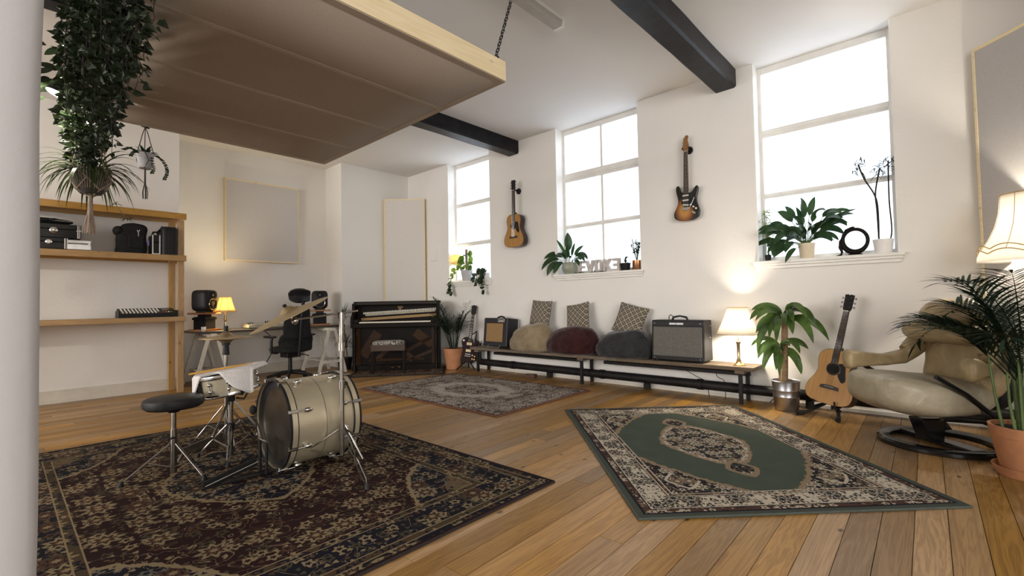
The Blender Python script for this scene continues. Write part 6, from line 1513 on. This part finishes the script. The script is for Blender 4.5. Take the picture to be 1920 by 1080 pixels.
for k_ in range(132):
    y0 = rg.uniform(-1.35, 1.1); t0 = (y0+1.35)/2.45
    x0 = rg.gauss(0.085, 0.055); zt = rg.uniform(-0.02, 0.12) if x0 < 0.0 else rg.uniform(-0.08, -0.02); L = rg.uniform(0.25, 0.62)
    if k_ < 16: y0 = rg.uniform(-1.1, -0.5); x0 = rg.uniform(0.10, 0.2); zt = -0.02; L = rg.uniform(0.2, 0.42)
    if 16 <= k_ < 44: y0 = rg.uniform(-1.42, 0.1); x0 = rg.uniform(-0.055, -0.005); zt = rg.uniform(0.06, 0.16); L = rg.uniform(0.3, 0.6)
    if k_ >= 96: y0 = rg.uniform(0.2, 0.9); x0 = rg.uniform(0.03, 0.2); zt = -0.02; L = rg.uniform(0.35, 0.66)
    pts = [V((x0 + 0.03*mnoise.noise(V((k_, i*0.4, 0))), y0 + 0.03*mnoise.noise(V((k_, i*0.4, 5))), zt - L*i/10)) for i in range(11)]
    vi_.tube(pts, 0.0018, 4)
    for i in range(int(L*74)):
        t_ = rg.uniform(0, 9.99); p = pts[int(t_)].lerp(pts[int(t_)+1], t_-int(t_)); a = rg.uniform(0, 2*pi)
        ivy_leaf(fo_, p + V((cos(a), sin(a), 0))*0.02 + V((0, 0, -0.01)), (cos(a), sin(a), rg.uniform(-1.0, 0.1)), rg.uniform(0.028, 0.058))
tag(fo_.obj('foliage', LIVY, hv, fix=False, smooth=False), kind='stuff'); vi_.obj('vines', MDSTEM, hv)
for i in range(12):
    p = V((rg.uniform(-0.12, -0.04), rg.uniform(-0.1, 0.75), rg.uniform(-0.16, 0.12))); d_ = V((-0.6, rg.uniform(-.3, .3), rg.uniform(-0.6, 0.2)))
    MB().leaf(p, d_, rg.uniform(0.08, 0.12), 0.04, 0.5, 6, 0.1, 'oval', None, 0.0, (0.2, -1, 0.2)).obj('leaf', LIVY, hv, fix=False)
tv = catmull([V(p) for p in ((0.10, -0.9, -0.02), (0.13, -0.9, -0.14), (0.17, -0.9, -0.22), (0.19, -0.9, -0.26))], 5, False)
MB().tube(tv, 0.0025, 5).obj('tendril', MSTEM, hv)
for i in (3, 8, 13): MB().leaf(tv[i], (0.6, -0.3, 0.3), 0.045, 0.018, 0.6, 5, 0.1).obj('leaf', LYEL, hv, fix=False)
sp = thing('clip_spot_lamp', 'black clip spot lamp glowing among the hanging ivy', 'lamp', (0.285, 4.52, 2.66), (R(0), R(24), R(0)))
MB().lathe([(0.062, -0.07), (0.066, -0.07), (0.060, 0.0), (0.042, 0.05), (0.02, 0.07), (0, 0.072), (0, 0.066), (0.018, 0.062), (0.038, 0.045), (0.056, 0.0)], 28, closed=True).obj('shade', MBLK, sp)
MB().ell((0, 0, -0.02), (0.03, 0.03, 0.035), 14, 10).obj('bulb', MBULB, sp)
MB().tube([(0, 0, 0.07), (-0.01, 0.03, 0.11), (0.0, 0.06, 0.14), (0.05, 0.06, 0.15)], 0.008, 8).obj('arm', MBLK, sp)
lamp_light('clip_spot_light', (0.262, 4.54, 2.565), 55, (1.0, 0.90, 0.76), 0.02)
# macrame pot with a spider plant
ms = thing('macrame_spider_plant', 'spider plant in a striped pot held by a beige macrame hanger', 'hanging plant', (0.445, 4.60, 1.935))
MB().lathe([(0, 0), (0.06, 0), (0.085, 0.03), (0.112, 0.12), (0.116, 0.185), (0.108, 0.185), (0.10, 0.15), (0, 0.15)], 36).obj('pot', plain('charcoal_pot', (0.045, 0.042, 0.042), 0.7), ms)
for i in range(44):
    a = 2*pi*i/44; MB().tube([(0.086*cos(a), 0.086*sin(a), 0.03), (0.1135*cos(a), 0.1135*sin(a), 0.12), (0.117*cos(a), 0.117*sin(a), 0.18)], 0.0022, 4).obj('pot_stripe', MROPE, ms)
for i in range(4):
    a = 2*pi*i/4+0.5; b_ = a+pi/4
    MB().tube([(0.02*cos(a), 0.02*sin(a), -0.012), (0.09*cos(a), 0.09*sin(a), 0.025), (0.119*cos(b_), 0.119*sin(b_), 0.10), (0.121*cos(a), 0.121*sin(a), 0.185), (0.05*cos(a), 0.05*sin(a), 0.5), (0, 0.0, 0.81)], 0.005, 6).obj('cord', MROPE, ms)
    MB().tube([(0.02*cos(a), 0.02*sin(a), -0.012), (0.09*cos(a), 0.09*sin(a), 0.025), (0.119*cos(a-pi/4), 0.119*sin(a-pi/4), 0.10)], 0.005, 6).obj('cord', MROPE, ms)
MB().ell((0, 0, -0.015), (0.018, 0.018, 0.022), 10, 8).obj('knot', MROPE, ms)
for i in range(16):
    a = 2*pi*i/16; MB().tube([(0.008*cos(a), 0.008*sin(a), -0.02), (0.012*cos(a), 0.012*sin(a), -0.12), ((0.018+0.012*(i % 3))*cos(a), (0.018+0.012*(i % 3))*sin(a), -0.29)], 0.004, 5).obj('tassel_strand', MROPE, ms)
for i in range(95):
    a = rg.uniform(0, 2*pi); el = rg.uniform(0.2, 1.35)
    MB().leaf((0.05*cos(a), 0.05*sin(a), 0.16), (cos(a)*cos(el), sin(a)*cos(el), sin(el)), rg.uniform(0.24, 0.42), 0.015, rg.uniform(1.6, 3.2), 9, 0.15, 'strap').obj('leaf', LSPID, ms, fix=False)
ru = catmull([V(p) for p in ((0.09, -0.03, 0.1), (0.12, -0.05, -0.02), (0.15, -0.05, -0.09), (0.20, -0.05, -0.16))], 4, False)
MB().tube(ru, 0.0025, 5).obj('runner', MSTEM, ms)
for c_ in (ru[6], ru[-1]):
    for i in range(9):
        a = 2*pi*i/9; MB().leaf(c_, (cos(a), sin(a)*0.6, rg.uniform(-0.2, 0.6)), 0.055, 0.008, 1.0, 4, 0.1, 'strap').obj('leaf', LSPID, ms, fix=False)
# little pot hung from the edge of the acoustic panel
sm_ = thing('hanging_succulent', 'small grey pot of trailing succulents hung from the panel edge', 'hanging plant', (0.885, 5.325, 2.365))
MB().lathe([(0, 0), (0.045, 0), (0.05, 0.006), (0.068, 0.135), (0.062, 0.135), (0.058, 0.11), (0, 0.11)], 28).obj('pot', MGREYP, sm_)
for i in range(3):
    a = 2*pi*i/3+0.3
    MB().tube([(0, 0, -0.012), (0.046*cos(a), 0.046*sin(a), 0.0), (0.062*cos(a+0.5), 0.062*sin(a+0.5), 0.07), (0.072*cos(a), 0.072*sin(a), 0.135), (0.02*cos(a), 0.02*sin(a), 0.33), (0, 0, 0.385)], 0.0035, 6).obj('cord', MDROPE, sm_)
MB().tube([(-0.03, 0, 0.385), (0.03, 0, 0.375)], 0.007, 6).tube([(0, -0.03, 0.38), (0, 0.02, 0.385)], 0.007, 6).obj('hook', MIRON, sm_)
for i in range(5):
    a = 2*pi*i/5; MB().tube([(0.003*cos(a), 0.003*sin(a), -0.01), (0.004*cos(a), 0.004*sin(a), -0.14), (0.02*cos(a), 0.02*sin(a), -0.22), (0.016*cos(a), 0.016*sin(a), -0.28)], 0.0035, 5).obj('tassel_strand', MDROPE, sm_)
for i in range(11):
    a = 2*pi*i/11; el = 0.5+0.6*(i % 2); MB().leaf((0.02*cos(a), 0.02*sin(a), 0.125), (cos(a)*cos(el), sin(a)*cos(el), sin(el)), 0.09, 0.032, 0.5, 5, 0.2, 'strap').obj('leaf', LDARK, sm_, fix=False)
for pts in ([(0.05, 0, 0.13), (0.10, -0.01, 0.12), (0.15, -0.02, 0.05), (0.16, -0.02, -0.02), (0.14, -0.02, -0.08)], [(-0.05, 0, 0.13), (-0.11, -0.02, 0.16), (-0.16, -0.03, 0.13)], [(-0.05, -0.03, 0.13), (-0.09, -0.05, 0.12), (-0.11, -0.05, 0.08)], [(0.03, -0.05, 0.12), (0.05, -0.065, 0.0), (0.04, -0.06, -0.05)]):
    vn = catmull([V(p) for p in pts], 6, False); mb = MB().tube(vn, 0.002, 4)
    for p in vn[2:]:
        for s in (-1, 1): mb.ell(p + V((s*0.008, rg.uniform(-.005, .005), rg.uniform(-.004, .004))), (0.008, 0.005, 0.006), 6, 4)
    mb.obj('trailing_stem', LDARK, sm_)
